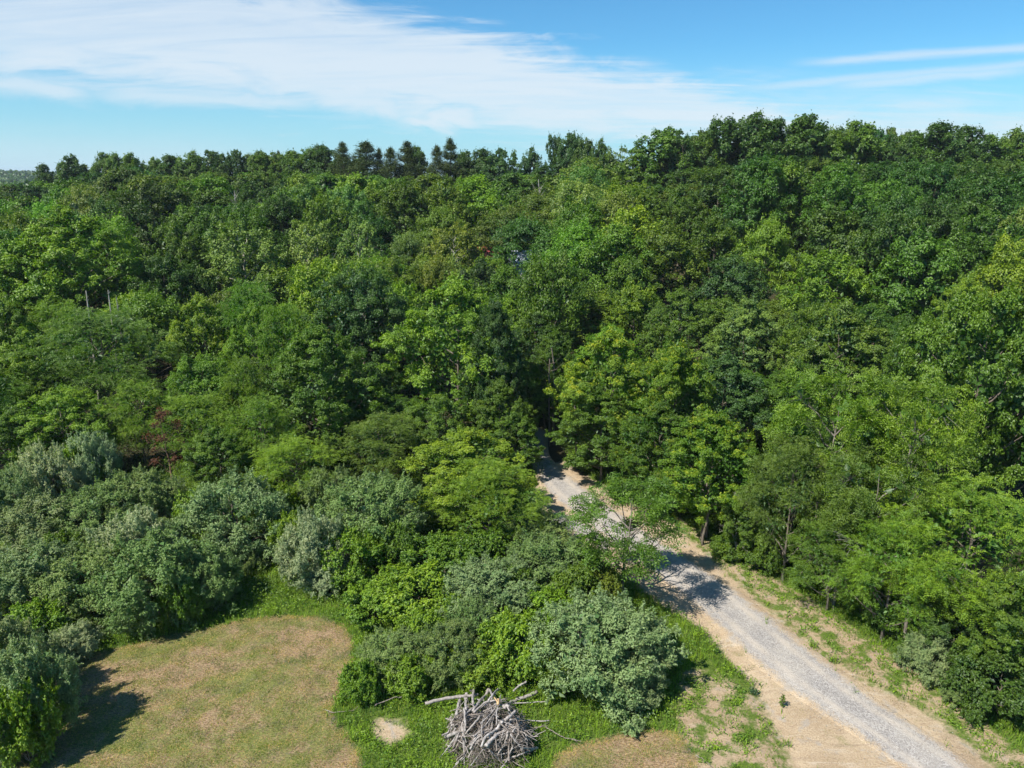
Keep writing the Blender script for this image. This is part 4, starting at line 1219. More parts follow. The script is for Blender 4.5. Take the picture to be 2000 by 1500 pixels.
def relation(f, lm):
    dx, dy = f['px'] - lm['px'], f['yt'] - lm['yt']
    w = lm['w']
    if abs(dx) > abs(dy) * 0.9 + w * 0.3:
        near_ = abs(dx) < (w + f['wp']) * 0.75
        return ('just ' if near_ else 'a little way ') + ('right of' if dx > 0 else 'left of')
    return 'showing above' if dy < 0 else 'in front of'


LMS = list(HAND)
for f in fills:
    if (f['i'] in SKIP and 0 < f['px'] < 2000) or f['px'] > 2060 or (f['px'] < -40 and f['y'] > 90):
        continue
    x, y = f['x'], f['y']
    n1 = math.sin(x * 0.05 + 1.1) * math.cos(y * 0.043 + 0.4) + 0.5 * math.sin(x * 0.13 - y * 0.09) + frng.uniform(-0.9, 0.9)
    right_hill = x > 20 and y > 90
    if right_hill:
        n1 -= 0.35 + 0.35 * float(sstep(115, 150, y))
    base = 'oak' if n1 < -0.15 else 'maple' if n1 < 0.75 else 'locust'
    colr = 'dark' if n1 < -0.75 else 'mid' if n1 < 0.3 else 'olive' if n1 < 0.55 else 'bright' if n1 < 1.05 else frng.choice(['bright', 'pale', 'olive'])
    if frng.random() < 0.10:
        colr = frng.choice(['blue', 'dark', 'olive', 'pale'])
    if x < 12 and y < 100:
        colr = {'dark': 'mid', 'mid': 'bright', 'blue': 'mid'}.get(colr, colr) if frng.random() < 0.7 else colr
    k = lod(base, y)
    shape = frng.choice(SHAPE[base])
    # label: colour, shape, and where it stands by the trees one can point to
    lms = sorted(LMS, key=lambda q: (q['px'] - f['px']) ** 2 + ((q['yt'] - f['yt']) * 1.6) ** 2)[:8]
    lab = None
    fb = {'far': 'tree', 'maple': 'tree', 'oak': 'tree', 'locust': 'tree'}
    opts = []
    for lm in lms[:4]:
        opts.append(f"{CWORD[colr]} {shape} tree {relation(f, lm)} the {lm['short']}")
    for a_ in range(4):
        for b_ in range(a_ + 1, 8):
            opts.append(f"{CWORD[colr]} {shape} tree between the {lms[a_]['short']} and the {lms[b_]['short']}")
    for o_ in opts:
        if o_ not in _used_labels and len(o_.replace('-', ' ').split()) <= 16:
            lab = o_
            break
    lab = lab or opts[0]
    fr_ = plant(KN.get(k, 'broadleaf_tree'), k, x, y, f['w'], f['h'], colr, lab, 'tree', 'trees filling the wooded valley', jitter=0.2 if y < 110 else 0.26,
          wy=frng.uniform(0.88, 1.12))
    fr_['fill'] = f['i']
print('fill trees', len(fills), 'hand', len(HAND))

# ------------------------------------------------------------------ dead and bare trees
dry = crown_mesh('dead_sapling', 201, DRY, 1.5, 6.0, 2.6, 'oval', 14, 80, 3000, 0.16, 0.06, flat=0.9, cr=0.32, lobe=0.3, inner=0, twigs=80,
                 tips=0.5, jag=0.3, limb_r=0.05, trunk_r=0.10, barkmat=BARK_RED)
PROTO['dry'] = [dry]
s, b = ray(318, 790)
plant('dead_sapling', 'dry', s * 57, 57, 3.4, CAM_H + 57 * b, 'rust', 'dead sapling with rusty red withered leaves on a thin bare trunk', 'dead tree', rot=1.0)


def bare_tree(seed, h, spread, r0, levels=3):
    r = np.random.default_rng(seed); g = Geo()

    def grow(p, d, ln, rad, lv):
        u = np.linspace(0, 1, 4)[:, None]
        bend = r.normal(size=3) * 0.18 * ln
        pts = p + d * ln * u + bend * (u ** 2)
        g.tube(pts, rad * (1 - 0.45 * u[:, 0]), 5 if lv else 3)
        if lv == 0:
            return
        for _ in range(r.integers(2, 5)):
            t = r.uniform(0.45, 1.0)
            q = p + d * ln * t + bend * t * t
            nd = unit(d + r.normal(size=3) * spread + np.array([0, 0, 0.15]))
            grow(q, nd, ln * r.uniform(0.45, 0.75), rad * 0.5, lv - 1)
    grow(np.array([0, 0, -0.2]), unit(np.array([r.normal() * 0.15, r.normal() * 0.15, 1.0])), h * 0.5, r0, levels)
    return g


def put_mesh(name, me, loc, label, cat, rot=0.0, **kw):
    o = link(name, me, label=label, category=cat, **kw)
    o.location = loc; o.rotation_euler = (0, 0, rot)
    return o


for px, py, hh, zoff, lab, sd, spread in [
        (415, 1000, 0, 0, None, 0, 0)][:0]:
    pass
BARE_LIST = [
    (1442, 1062, 46.4, 3.2, 'crooked pale forked trunk leaning at the lane verge', 5, 0.5, BARK_PALE, 0.10),
    (1860, 1230, 35.5, 6.0, 'bare grey branches reaching out above the silvery verge bush', 6, 0.7, BARK_PALE, 0.12),
    (1750, 960, 40.0, 11.0, 'pale bare limbs standing inside the low walnut', 7, 0.45, BARK_PALE, 0.15),
    (1640, 1080, 41.0, 5.0, 'tangle of dead branches in the shade under the walnuts', 8, 0.9, BARK_PALE, 0.09),
    (1475, 1010, 46.0, 6.5, 'bare stems standing in the wood edge beside the thin verge tree', 10, 0.5, BARK_PALE, 0.08),
]
for px, py, D, h, lab, sd, spread, bm_, r0 in BARE_LIST:
    s, _ = ray(px, py)
    g = bare_tree(sd, h, spread, r0, 4)
    put_mesh('bare_tree', g.mesh('bare_tree', bm_, True), (s * D, D, float(ground(s * D, D))), lab, 'dead tree')
# grey snags of the left valley
for px, yt, D, h, lab, sd, r0 in [
        (158, 570, 77, 1.2, 'short white dead stem leaning out of the left woods beneath the large bright tree', 11, 0.09),
        (204, 568, 76.5, 1.4, 'straight white dead stem standing out of the leaves beside a forked one', 12, 0.08),
        (224, 574, 76, 1.3, 'forked pale dead stem right of the straight one in the left woods', 13, 0.07),
        (455, 372, 150, 5, 'grey bare crown in the upper left woods under the smooth hump', 14, 0.12),
        (1062, 350, 150, 6, 'grey half dead tree leaning below the ragged skyline clump', 15, 0.12)]:
    s, b = ray(px, yt)
    gz = float(ground(s * D, D))
    hh = CAM_H + D * b - gz
    g = Geo()
    r = np.random.default_rng(sd)
    lean = r.normal(size=2) * 0.05
    zs = np.linspace(-0.2, hh, 10)
    tr = np.stack([zs * lean[0], zs * lean[1], zs], -1)
    g.tube(tr, r0 * (1.6 - zs / hh), 6)
    for _ in range(3 if h < 3 else 14):
        z = hh - r.uniform(0.2, 1.0) * h
        p0 = np.array([z * lean[0], z * lean[1], z]); a = r.uniform(0, 2 * pi)
        dd = unit(np.array([cos(a), sin(a), 1.3])) * h * r.uniform(0.2, 0.45)
        g.tube([p0, p0 + dd * 0.5, p0 + dd], [r0 * 0.5, r0 * 0.35, 0.01], 4)
    put_mesh('snag', g.mesh('snag', BARK_PALE, True), (s * D, D, gz), lab, 'dead tree')

# slender trunks that line the dark opening of the lane
for q, (px, py, D, h) in enumerate([(1073, 850, 69, 9), (1081, 852, 69.5, 10), (1066, 800, 74, 9), (1128, 900, 63, 8), (1500, 1050, 46, 6),
                                    (1368, 1018, 49, 7), (1376, 1022, 48.5, 6), (1635, 1135, 40.3, 6), (1764, 1265, 36.3, 6), (1590, 1100, 43, 6)]):
    s, _ = ray(px, py)
    r = np.random.default_rng(300 + q)
    zs = np.linspace(-0.2, h, 7)
    wob = np.cumsum(r.normal(size=(7, 2)) * 0.07, 0)
    g = Geo(); g.tube(np.concatenate([wob, zs[:, None]], 1), np.linspace(0.11, 0.06, 7), 7)
    for _ in range(6):
        z = r.uniform(h * 0.3, h); a = r.uniform(0, 2 * pi); ln = r.uniform(0.5, 1.4)
        p0 = np.array([np.interp(z, zs, wob[:, 0]), np.interp(z, zs, wob[:, 1]), z])
        g.tube([p0, p0 + np.array([cos(a), sin(a), 0.3]) * ln * 0.5, p0 + np.array([cos(a), sin(a), 0.7]) * ln], [0.03, 0.02, 0.008], 4)
    LBL = ['slender dark trunk at the right of the lane opening, first of two', 'second slender trunk at the right of the lane opening',
           'thin trunk deep in the lane opening', 'thin trunk at the bend beneath the yellow tipped maple',
           'thin upright stem at the wood edge beside the crooked pale trunk', 'brown trunk under the rounded maple at the verge, left of a pair',
           'brown trunk under the rounded maple at the verge, right of a pair', 'grey trunk at the wood edge beneath the small verge locust',
           'straight grey stem standing clear above the weeds left of the silvery verge bush', 'grey stem in the shade under the drooping tree']
    put_mesh('tree_stem', g.mesh('tree_stem', BARK_GREY if q in (8, 7) else BARK, True), (s * D, D, float(ground(s * D, D))), LBL[q], 'tree trunk', group='slender stems at the wood edge')

# ------------------------------------------------------------------ the building half hidden in the woods
def box_bm(lo, hi):
    (x0, y0, z0), (x1, y1, z1) = lo, hi
    V = np.array([[x0, y0, z0], [x1, y0, z0], [x1, y1, z0], [x0, y1, z0], [x0, y0, z1], [x1, y0, z1], [x1, y1, z1], [x0, y1, z1]], float)
    F = np.array([[0, 3, 2, 1], [4, 5, 6, 7], [0, 1, 5, 4], [1, 2, 6, 5], [2, 3, 7, 6], [3, 0, 4, 7]])
    return V, F


def plain(name, c, rough=0.6, metal=0.0):
    m, n = new_mat(name)
    g = n.new('ShaderNodeNewGeometry')
    bs = n.new('ShaderNodeBsdfPrincipled')
    v = n.ramp(n.noise(g.outputs['Position'], 1.2, 5, 0.6), 0.3, 0.7, 0.75, 1.15)
    cc = n.new('ShaderNodeVectorMath', operation='SCALE'); cc.inputs[0].default_value = c; n.t.links.new(v, cc.inputs['Scale'])
    n.t.links.new(cc.outputs[0], bs.inputs['Base Color']); bs.inputs['Roughness'].default_value = rough
    bs.inputs['Metallic'].default_value = metal
    finish(n, bs.outputs[0])
    return m


def house(px, D, w, dpt, wall_h, roof_h, rot, wallm, roofm, lab, ztop_row):
    s, b = ray(px, ztop_row)
    x = s * D
    gz = float(ground(x, D)) - 0.3
    top = CAM_H + D * b - gz
    wall_h = top - roof_h
    root = bpy.data.objects.new('house', None); COL.objects.link(root)
    root.location = (x, D, gz); root.rotation_euler = (0, 0, rot)
    root['label'] = lab; root['category'] = 'house'
    V, F = box_bm((-w / 2, -dpt / 2, 0), (w / 2, dpt / 2, wall_h))
    link('wall', mesh_from('house_wall', V, F, wallm), root)
    o = 0.4
    V = np.array([[-w / 2 - o, -dpt / 2 - o, wall_h - .1], [w / 2 + o, -dpt / 2 - o, wall_h - .1], [w / 2 + o, dpt / 2 + o, wall_h - .1], [-w / 2 - o, dpt / 2 + o, wall_h - .1],
                  [-w / 2 - o, 0, wall_h + roof_h], [w / 2 + o, 0, wall_h + roof_h]])
    me = bpy.data.meshes.new('house_roof'); me.from_pydata(V.tolist(), [], [(0, 1, 5, 4), (2, 3, 4, 5), (0, 4, 3), (1, 2, 5), (0, 3, 2, 1)]); me.update()
    me.materials.append(roofm)
    link('roof', me, root)
    for q in range(3):
        cx = -w / 2 + w * (q + 0.5) / 3
        V, F = box_bm((cx - 0.5, -dpt / 2 - 0.05, wall_h * 0.45), (cx + 0.5, -dpt / 2 + 0.02, wall_h * 0.45 + 1.3))
        link('window', mesh_from('house_window', V, F, plain('glass_dark', (0.04, 0.05, 0.06), 0.1)), root)
    return root


house(1045, 122, 8, 7, 4, 2.0, 0.2, plain('white_siding', (0.62, 0.58, 0.56)), plain('grey_roof', (0.42, 0.47, 0.55), 0.4), 'white house with pale grey roof glimpsed between trees in the valley', 488)
house(955, 131, 3.2, 3, 4, 1.6, -0.1, plain('brown_siding', (0.25, 0.12, 0.08)), plain('red_roof', (0.33, 0.05, 0.045), 0.5), 'small red roofed shed glimpsed through leaves left of the white house', 482)

# ------------------------------------------------------------------ the brush pile
PC = at(958, 1462); PCX, PCY = PC[0], PC[1] + 0.25


def dome(x, y):
    q = ((x - PCX) / 2.0) ** 2 + ((y - PCY) / 1.75) ** 2 + 0.22 * np.sin(3.1 * x + 1.7 * y) + 0.15 * np.sin(5.3 * y - 2.2 * x + 1)
    return 1.6 * np.sqrt(np.maximum(0, 1 - q ** 1.3))


def pile_pt(zx, zy, lift=0.1):
    px, py = 820 + zx / 6.667, 1300 + zy / 6.667
    a, b = ray(px, py)
    t = np.linspace(24, 36, 1200)
    zr = CAM_H + b * t
    zs_ = dome(a * t, t) + lift
    k = np.argmax(zr <= zs_)
    return np.array([a * t[k], t[k], zr[k]])


root = bpy.data.objects.new('brush_pile', None); COL.objects.link(root)
root['label'] = 'heap of bleached dead branches and logs at the clearing edge'; root['category'] = 'brush pile'
root.location = (PCX, PCY, 0)
RO = np.array([PCX, PCY, 0])
LOGS = [([(75, 490), (330, 430), (560, 395), (760, 380)], .13, .5), ([(660, 190), (700, 330), (690, 490)], .13, .5), ([(520, 440), (480, 630)], .14, .3),
        ([(610, 365), (605, 470), (600, 570)], .12, .4), ([(905, 305), (850, 400), (760, 490), (690, 590)], .12, .35), ([(905, 310), (945, 390), (930, 440)], .09, .35),
        ([(1020, 298), (950, 380), (890, 460)], .07, .4), ([(1525, 340), (1420, 395), (1300, 430), (1180, 480), (1090, 530)], .13, .35),
        ([(1385, 210), (1300, 260), (1215, 330)], .09, .6), ([(328, 930), (500, 865)], .14, .2), ([(560, 800), (570, 950), (585, 1190)], .13, .15),
        ([(580, 560), (592, 700), (590, 860)], .075, .35), ([(790, 650), (700, 770), (595, 885)], .07, .3), ([(858, 1050), (940, 960), (1030, 880)], .15, .15),
        ([(1090, 710), (1000, 830), (850, 930), (800, 1060)], .10, .3), ([(1170, 700), (1290, 700), (1400, 715), (1685, 722)], .055, .3),
        ([(1535, 1075), (1440, 1100), (1330, 1150), (1210, 1190), (1050, 1250)], .06, .12), ([(1535, 1070), (1420, 1080), (1330, 1058)], .09, .12),
        ([(1110, 715), (1180, 650), (1250, 590)], .12, .35), ([(1325, 730), (1210, 860)], .065, .3), ([(1180, 890), (1260, 1000), (1350, 1110)], .05, .15),
        ([(1340, 800), (1375, 900), (1405, 990)], .04, .2), ([(1200, 490), (1420, 480), (1660, 468)], .045, .4), ([(365, 1045), (440, 980), (530, 920)], .075, .15),
        ([(490, 970), (440, 1060), (370, 1135)], .035, .1), ([(600, 640), (720, 510), (850, 415)], .07, .3), ([(700, 610), (840, 480), (990, 450)], .07, .32),
        ([(1095, 540), (1165, 512)], .14, .35), ([(1020, 445), (1018, 500)], .12, .4), ([(1010, 540), (1005, 660), (995, 780)], .05, .35),
        ([(1150, 850), (1120, 960), (1100, 1060)], .07, .2), ([(1100, 1020), (980, 1200)], .05, .15), ([(430, 640), (400, 700), (440, 780)], .11, .2),
        ([(480, 960), (590, 1040), (640, 1160)], .04, .2), ([(1040, 1240), (960, 1150), (900, 1090)], .05, .1)]
prng = np.random.default_rng(8)
for pts, rad, lift in LOGS:
    P = np.array([pile_pt(a, b, lift) for a, b in pts])
    t = np.linspace(0, len(P) - 1, 4 * len(P))
    Q = np.stack([np.interp(t, np.arange(len(P)), P[:, i]) for i in range(3)], -1)
    Q[1:-1] = (Q[:-2] + 2 * Q[1:-1] + Q[2:]) / 4
    Q += prng.normal(size=Q.shape) * 0.012
    rr = rad * 0.70 * np.linspace(1, 0.72, len(Q)) * (1 + 0.06 * prng.normal(size=len(Q)))
    V, F = tube(Q - RO, rr, 8)
    g = Geo(); g.add(V, F)
    k = len(V)
    g.V.append(np.array([Q[0] - RO, Q[-1] - RO])); g.k += 2
    g.F[3].append(np.array([[k, (j + 1) % 8, j] for j in range(8)] + [[k + 1, k - 8 + j, k - 8 + (j + 1) % 8] for j in range(8)]))
    if rad > 0.09:      # a stub of a side branch
        i = len(Q) // 2
        d = unit(prng.normal(size=3) + [0, 0, 0.6])
        g.tube([Q[i] - RO, Q[i] - RO + d * 0.3], [rad * 0.4, rad * 0.25], 5)
    nm = 'log' if rad >= 0.085 else 'branch'
    link(nm, g.mesh(nm, CUTWOOD if pts[0] == (1020, 445) else WEATHERED, False), root)
for q in range(190):
    a = prng.uniform(0, 2 * pi); rr = prng.uniform(0, 1) ** 0.5
    x, y = PCX + 1.95 * rr * cos(a), PCY + 1.6 * rr * sin(a)
    ln = prng.uniform(0.3, 1.7); th = prng.normal(0.95, 0.75)
    d = np.array([cos(th), sin(th), prng.normal(0.1, 0.4)])
    t = np.linspace(-0.5, 0.5, 6)[:, None]
    P = np.array([x, y, 0]) + d * ln * t
    P[:, :2] += prng.normal(size=2) * 0.25 * (t ** 2) * ln
    P[:, 2] = dome(P[:, 0], P[:, 1]).mean() * 0.6 + 0.4 * dome(P[:, 0], P[:, 1]) + prng.uniform(0.0, 0.22) + (d[2] * ln * t)[:, 0] + 0.04
    P[:, 2] = np.maximum(P[:, 2], 0.05)
    g = Geo(); g.tube(P - RO, (0.012 + 0.034 * prng.uniform(0, 1) ** 2.2) * np.linspace(1, 0.4, 6), 5)
    for _ in range(2):
        i = prng.integers(1, 5)
        dd = unit(d + prng.normal(size=3) * 0.6) * ln * 0.3
        g.tube([P[i] - RO, P[i] - RO + dd * 0.5, P[i] - RO + dd + [0, 0, -0.05]], [0.014, 0.010, 0.005], 3)
    link('branch', g.mesh('branch', WEATHERED if q % 5 < 2 else TWIGM), root)
for q in range(34):      # long bleached branches that lie across the heap, roughly aligned
    a = prng.uniform(0, 2 * pi); rr = prng.uniform(0, 0.8)
    x, y = PCX + 1.7 * rr * cos(a), PCY + 1.3 * rr * sin(a)
    ln = prng.uniform(1.3, 2.7); th = prng.normal(0.85, 0.28)
    d = np.array([cos(th), sin(th), 0.0])
    t = np.linspace(-0.5, 0.5, 8)[:, None]
    P = np.array([x, y, 0]) + d * ln * t + np.array([-d[1], d[0], 0]) * prng.normal() * 0.35 * t ** 2 * ln
    P += prng.normal(size=P.shape) * 0.015
    P[:, 2] = np.maximum(0.35 * dome(x, y) + 0.65 * dome(P[:, 0], P[:, 1]) + prng.uniform(0.05, 0.22), 0.08)
    P[1:-1, 2] = (P[:-2, 2] + 2 * P[1:-1, 2] + P[2:, 2]) / 4
    g = Geo(); g.tube(P - RO, prng.uniform(0.022, 0.045) * np.linspace(1, 0.45, 8), 6)
    i = prng.integers(3, 7); dd = unit(d + np.array([-d[1], d[0], 0.3]) * prng.choice([-1, 1]) * 0.8) * 0.45
    g.tube([P[i] - RO, P[i] - RO + dd * 0.5, P[i] - RO + dd], [0.018, 0.013, 0.006], 4)
    link('branch', g.mesh('branch', WEATHERED), root)
g = Geo()
for q in range(2600):
    a = prng.uniform(0, 2 * pi); rr = prng.uniform(0, 1.08) ** 0.5
    x, y = PCX + 1.95 * rr * cos(a), PCY + 1.8 * rr * sin(a)
    ln = prng.uniform(0.2, 0.9); th = prng.uniform(0, pi)
    d = np.array([cos(th), sin(th), prng.normal(0, 0.3)]) * ln
    z = dome(x, y) * prng.uniform(0.1, 1.0) + 0.06
    p = np.array([x, y, z]) - RO
    g.tube([p - d * 0.5, p + prng.normal(size=3) * 0.06, p + d * 0.5], [0.012, 0.008, 0.004], 3)
link('twigs', g.mesh('twigs', TWIGM), root, kind='stuff')


def stick(pts, rad, label, name='fallen_branch', forks=1, seed=0, h=0.08):
    r = np.random.default_rng(seed)
    P = np.array([at(a, b, h) for a, b in pts]); P[:, 2] = h
    t = np.linspace(0, len(P) - 1, 5 * len(P))
    Q = np.stack([np.interp(t, np.arange(len(P)), P[:, i]) for i in range(3)], -1)
    rad *= 0.75
    Q += r.normal(size=Q.shape) * 0.012
    O = Q[0].copy(); O[2] = 0
    g = Geo(); g.tube(Q - O, rad * np.linspace(1, 0.55, len(Q)), 6)
    for _ in range(forks):
        i = r.integers(2, len(Q) - 1); d = unit(Q[i] - Q[i - 1]) + np.array([r.normal() * 0.7, r.normal() * 0.7, 0.2])
        g.tube([Q[i] - O, Q[i] - O + d * 0.15, Q[i] - O + d * 0.28 - [0, 0, 0.05]], [rad * 0.5, rad * 0.35, 0.006], 4)
    o = link(name, g.mesh(name, TWIGM), label=label, category='branch', group='loose branches lying round the brush pile')
    o.location = O


stick([(1065, 1420), (1100, 1440), (1135, 1447)], 0.035, 'thin pale stick on the grass right of the brush pile', seed=1, h=0.25)
stick([(732, 1378), (770, 1362), (805, 1360)], 0.04, 'curved grey branch in the weeds left of the brush pile', seed=2, forks=0, h=0.42)
stick([(634, 1385), (650, 1392), (690, 1388), (700, 1380)], 0.035, 'dark stick at the right border of the mown field', seed=3)
stick([(1358, 1475), (1375, 1484), (1392, 1500)], 0.03, 'short pale stick on the bare sand near the bottom edge', seed=6)

# ------------------------------------------------------------------ grasses, weeds, undergrowth


def scatter(nm, region_box, count, dens, seed):
    r = np.random.default_rng(seed)
    x = r.uniform(region_box[0], region_box[1], count); y = r.uniform(region_box[2], region_box[3], count)
    keep = (np.abs(x / y) < 0.86) & (r.uniform(0, 1, count) < dens(x, y))
    return x[keep], y[keep], r


def gz_(x, y):
    return ground(x, y) + 0.05 * fbm(x, y, 3, 7.0)


GRAV_C = np.array([at(*p)[:2] for p in [(1830, 1500), (1753, 1442), (1662, 1383), (1568, 1314), (1497, 1255), (1427, 1192), (1354, 1137), (1286, 1088), (1223, 1047), (1166, 1005), (1118, 969), (1087, 940), (1063, 915), (1050, 880), (1042, 845), (1032, 820)]])


def near_lane(x, y, w):
    d = np.full(x.shape, 1e9)
    for i in range(len(GRAV_C) - 1):
        a, b = GRAV_C[i], GRAV_C[i + 1]; e = b - a
        t = np.clip(((x - a[0]) * e[0] + (y - a[1]) * e[1]) / (e @ e), 0, 1)
        d = np.minimum(d, np.hypot(x - a[0] - e[0] * t, y - a[1] - e[1] * t))
    return d < w


def blades(name, x, y, r, hgt, wid, lean, col, label, mat=GRASS, extra=0.0):
    k = len(x)
    z = gz_(x, y) + extra
    th = r.uniform(0, 2 * pi, k)
    L = hgt * r.uniform(0.6, 1.3, k)
    d = np.stack([np.cos(th) * lean * r.uniform(0.2, 1.6, k), np.sin(th) * lean * r.uniform(0.2, 1.6, k), np.ones(k)], -1)
    d = unit(d)
    s = np.stack([-np.sin(th), np.cos(th), np.zeros(k)], -1) * (wid / 2)
    B = np.stack([x, y, z - 0.02], -1)
    V = np.stack([B - s, B + s, B + d * L[:, None]], 1).reshape(-1, 3)
    F = np.arange(3 * k).reshape(-1, 3)
    pv = np.clip(0.5 + 0.45 * fbm(x, y, 9, 2.2) + r.normal(size=k) * 0.2, 0, 1)
    tp = (r.uniform(0, 1, k) > 0.93) * r.uniform(0.3, 1, k)
    o = link(name, mesh_from(name, V, F, mat, False, dict(var=np.repeat(pv, 3), tip=np.repeat(tp, 3))), kind='stuff', label=label)
    o.color = (*col, 1)
    return o


def weeds(name, x, y, r, per, hgt, rad, L, col, label, mat=LEAF, dist=None):
    k = len(x)
    X_ = np.repeat(x, per) + r.normal(size=k * per) * rad
    Y_ = np.repeat(y, per) + r.normal(size=k * per) * rad
    hh = np.repeat(hgt * r.uniform(0.4, 1.3, k), per)
    Zz = gz_(X_, Y_) + hh * r.uniform(0.05, 1.0, k * per) ** 0.7
    P = np.stack([X_, Y_, Zz], -1)
    Nn = unit(np.array([0, 0, 1.1]) + 0.6 * r.normal(size=P.shape)); T = r.normal(size=P.shape)
    V, F = leaves(P, Nn, T, L * r.uniform(0.6, 1.35, len(P)), L * 0.55 * r.uniform(0.7, 1.2, len(P)))
    pv = np.clip(np.repeat(0.5 + 0.4 * fbm(x, y, 12, 2.5) + r.normal(size=k) * 0.2, per) + r.normal(size=k * per) * 0.12, 0, 1)
    tp = (r.uniform(0, 1, len(P)) > 0.9) * r.uniform(0.2, 0.8, len(P))
    o = link(name, mesh_from(name, V, F, mat, False, dict(var=np.repeat(pv, 4), tip=np.repeat(tp, 4))), kind='stuff', label=label)
    o.color = (*col, 1)
    return o


def sdm(x, y):
    return np.maximum(poly_sdf(x, y, MOWN), poly_sdf(x, y, MOWN2))


def sdd(x, y):
    return np.maximum(poly_sdf(x, y, DIRT), poly_sdf(x, y, BARE))


def sdp(x, y):
    return np.maximum(poly_sdf(x, y, PATCHY), poly_sdf(x, y, VERGE))


# tall grass and weeds everywhere in the clearing that is neither mown nor bare
def d_open(x, y):
    m_, d_, p_ = sdm(x, y), sdd(x, y), sdp(x, y)
    v = (m_ < 0.28 * fbm(x, y, 23, 0.9, 4) - 0.05) * (d_ < -0.1 + 0.25 * fbm(x, y, 21, 1.2) + 2.2 * np.maximum(fbm(x, y, 27, 1.9, 5) - 0.42, 0)) * 1.0
    v = v * np.where(p_ > -0.4, (fbm(x, y, 31, 1.7, 5) > np.where(x > 0.28 * y, 0.0 - 1.4 * np.clip(1 + poly_sdf(x, y, WOODR) / 3.2, 0, 1), np.where(p_ > 0, -0.08, -0.5))) * 1.0, 1.0)
    return v * (y < 66)


def wood_d(x, y):
    return poly_sdf(x, y, WOODR)


x, y, r = scatter('g', (-34, 30, 25.5, 64), 330000, lambda x, y: d_open(x, y) * np.clip(1.25 - (y - 26) / 45, 0.2, 1) * 0.95, 41)
pm = sdp(x, y) < 0.2
hg = np.where(pm, 0.42, 0.18)
blades('tall_grass', x, y, r, hg, 0.036, 0.6, (0.15, 0.255, 0.028), 'uncut bright green grass between the shrubs and the mown field')
x, y, r = scatter('w', (-34, 30, 25.5, 64), 41000, lambda x, y: d_open(x, y) * (fbm(x, y, 51, 3.0) > -0.15) * np.clip(1.3 - (y - 26) / 45, 0.25, 1), 42)
pm = sdp(x, y) < 0.2
weeds('weeds', x, y, r, 6, np.where(pm, 0.5, 0.2), 0.12, 0.12, (0.15, 0.26, 0.018), 'leafy green weeds covering the open ground round the brush pile')
# stubble of the mown field
x, y, r = scatter('m', (-34, 12, 25.5, 42), 480000, lambda x, y: (sdm(x, y) > -0.1) * np.clip(0.5 + 0.9 * fbm(x, y, 61, 2.0, 5), 0.03, 1), 43)
blades('mown_grass', x, y, r, 0.085, 0.036, 0.9, (0.16, 0.205, 0.035), 'short patchy green blades of the mown field')
x, y, r = scatter('h', (-34, 12, 25.5, 42), 260000, lambda x, y: (sdm(x, y) > -0.15) * (0.32 + 0.6 * (sdm(x, y) < 0.35)) , 44)
blades('cut_hay', x, y, r, 0.13, 0.022, 2.6, (0.40, 0.30, 0.17), 'dry cut hay lying on the mown field and along its curved edge', extra=0.02)
x, y, r = scatter('e', (-2, 24, 25.5, 50), 70000, lambda x, y: (sdd(x, y) > -0.2) * (~near_lane(x, y, 1.9)) * (fbm(x, y, 83, 1.6, 5) > 0.12) * 0.5, 47)
blades('dry_stubble', x, y, r, 0.11, 0.02, 1.4, (0.22, 0.20, 0.075), 'thin dry stubble and straw on the bare dirt shoulders')
# edge of the woods
def d_wood(x, y):
    s_ = poly_sdf(x, y, WOODR)
    return (s_ > -0.5 + 0.8 * fbm(x, y, 71, 2.0)) * (s_ < 4.5) * (~near_lane(x, y, 2.6)) * 1.0


x, y, r = scatter('u', (0, 32, 25, 70), 30000, lambda x, y: d_wood(x, y), 45)
weeds('undergrowth', x, y, r, 8, 0.7, 0.16, 0.13, (0.09, 0.16, 0.018), 'leafy undergrowth along the foot of the right hand woods')
x, y, r = scatter('v', (-44, 30, 40, 72), 13000, lambda x, y: ((x < 0.4 * y - 14 - 0.0) | (y > 60)) * (~near_lane(x, y, 2.4)) * (sdm(x, y) < -1.5) * (sdd(x, y) < -1) * (y > 38 - 0.1 * x), 46)
weeds('thicket_floor', x, y, r, 7, 1.0, 0.25, 0.17, (0.085, 0.15, 0.020), 'low tangled greenery between the shrubs and trees on the left')

# little plants standing by themselves on the dirt


def small_plant(px, py, hgt, rad, nl, L, colr, lab, seed):
    r = np.random.default_rng(seed)
    p = at(px, py)
    g = Geo(); tg = Geo()
    for q in range(5):
        a = r.uniform(0, 2 * pi); e = np.array([cos(a) * rad * 0.6, sin(a) * rad * 0.6, hgt * r.uniform(0.6, 1.0)])
        tg.tube([[0, 0, -0.05], e * 0.5 + [0, 0, 0.03], e], [0.012, 0.009, 0.004], 4)
    P = r.normal(size=(nl, 3)) * [rad * 0.5, rad * 0.5, 0]; P[:, 2] = hgt * r.uniform(0.15, 1, nl)
    V, F = leaves(P, unit(r.normal(size=(nl, 3)) * 0.6 + [0, 0, 1]), r.normal(size=(nl, 3)), L, L * 0.4)
    v = r.uniform(0, 1, nl)
    g.add(V, F, var=np.repeat(v, 4), tip=np.repeat((v > 0.7) * 0.5, 4))
    root = bpy.data.objects.new('small_plant', None); COL.objects.link(root)
    root.location = (p[0], p[1], float(gz_(np.array(p[0]), np.array(p[1]))) - 0.03); root['label'] = lab; root['category'] = 'plant'
    root['group'] = 'single plants on the bare dirt'
    link('stem', tg.mesh('plant_stem', TWIGM), root)
    o = link('foliage', g.mesh('plant_foliage', LEAF), root, kind='stuff'); o.color = (*colr, 1)


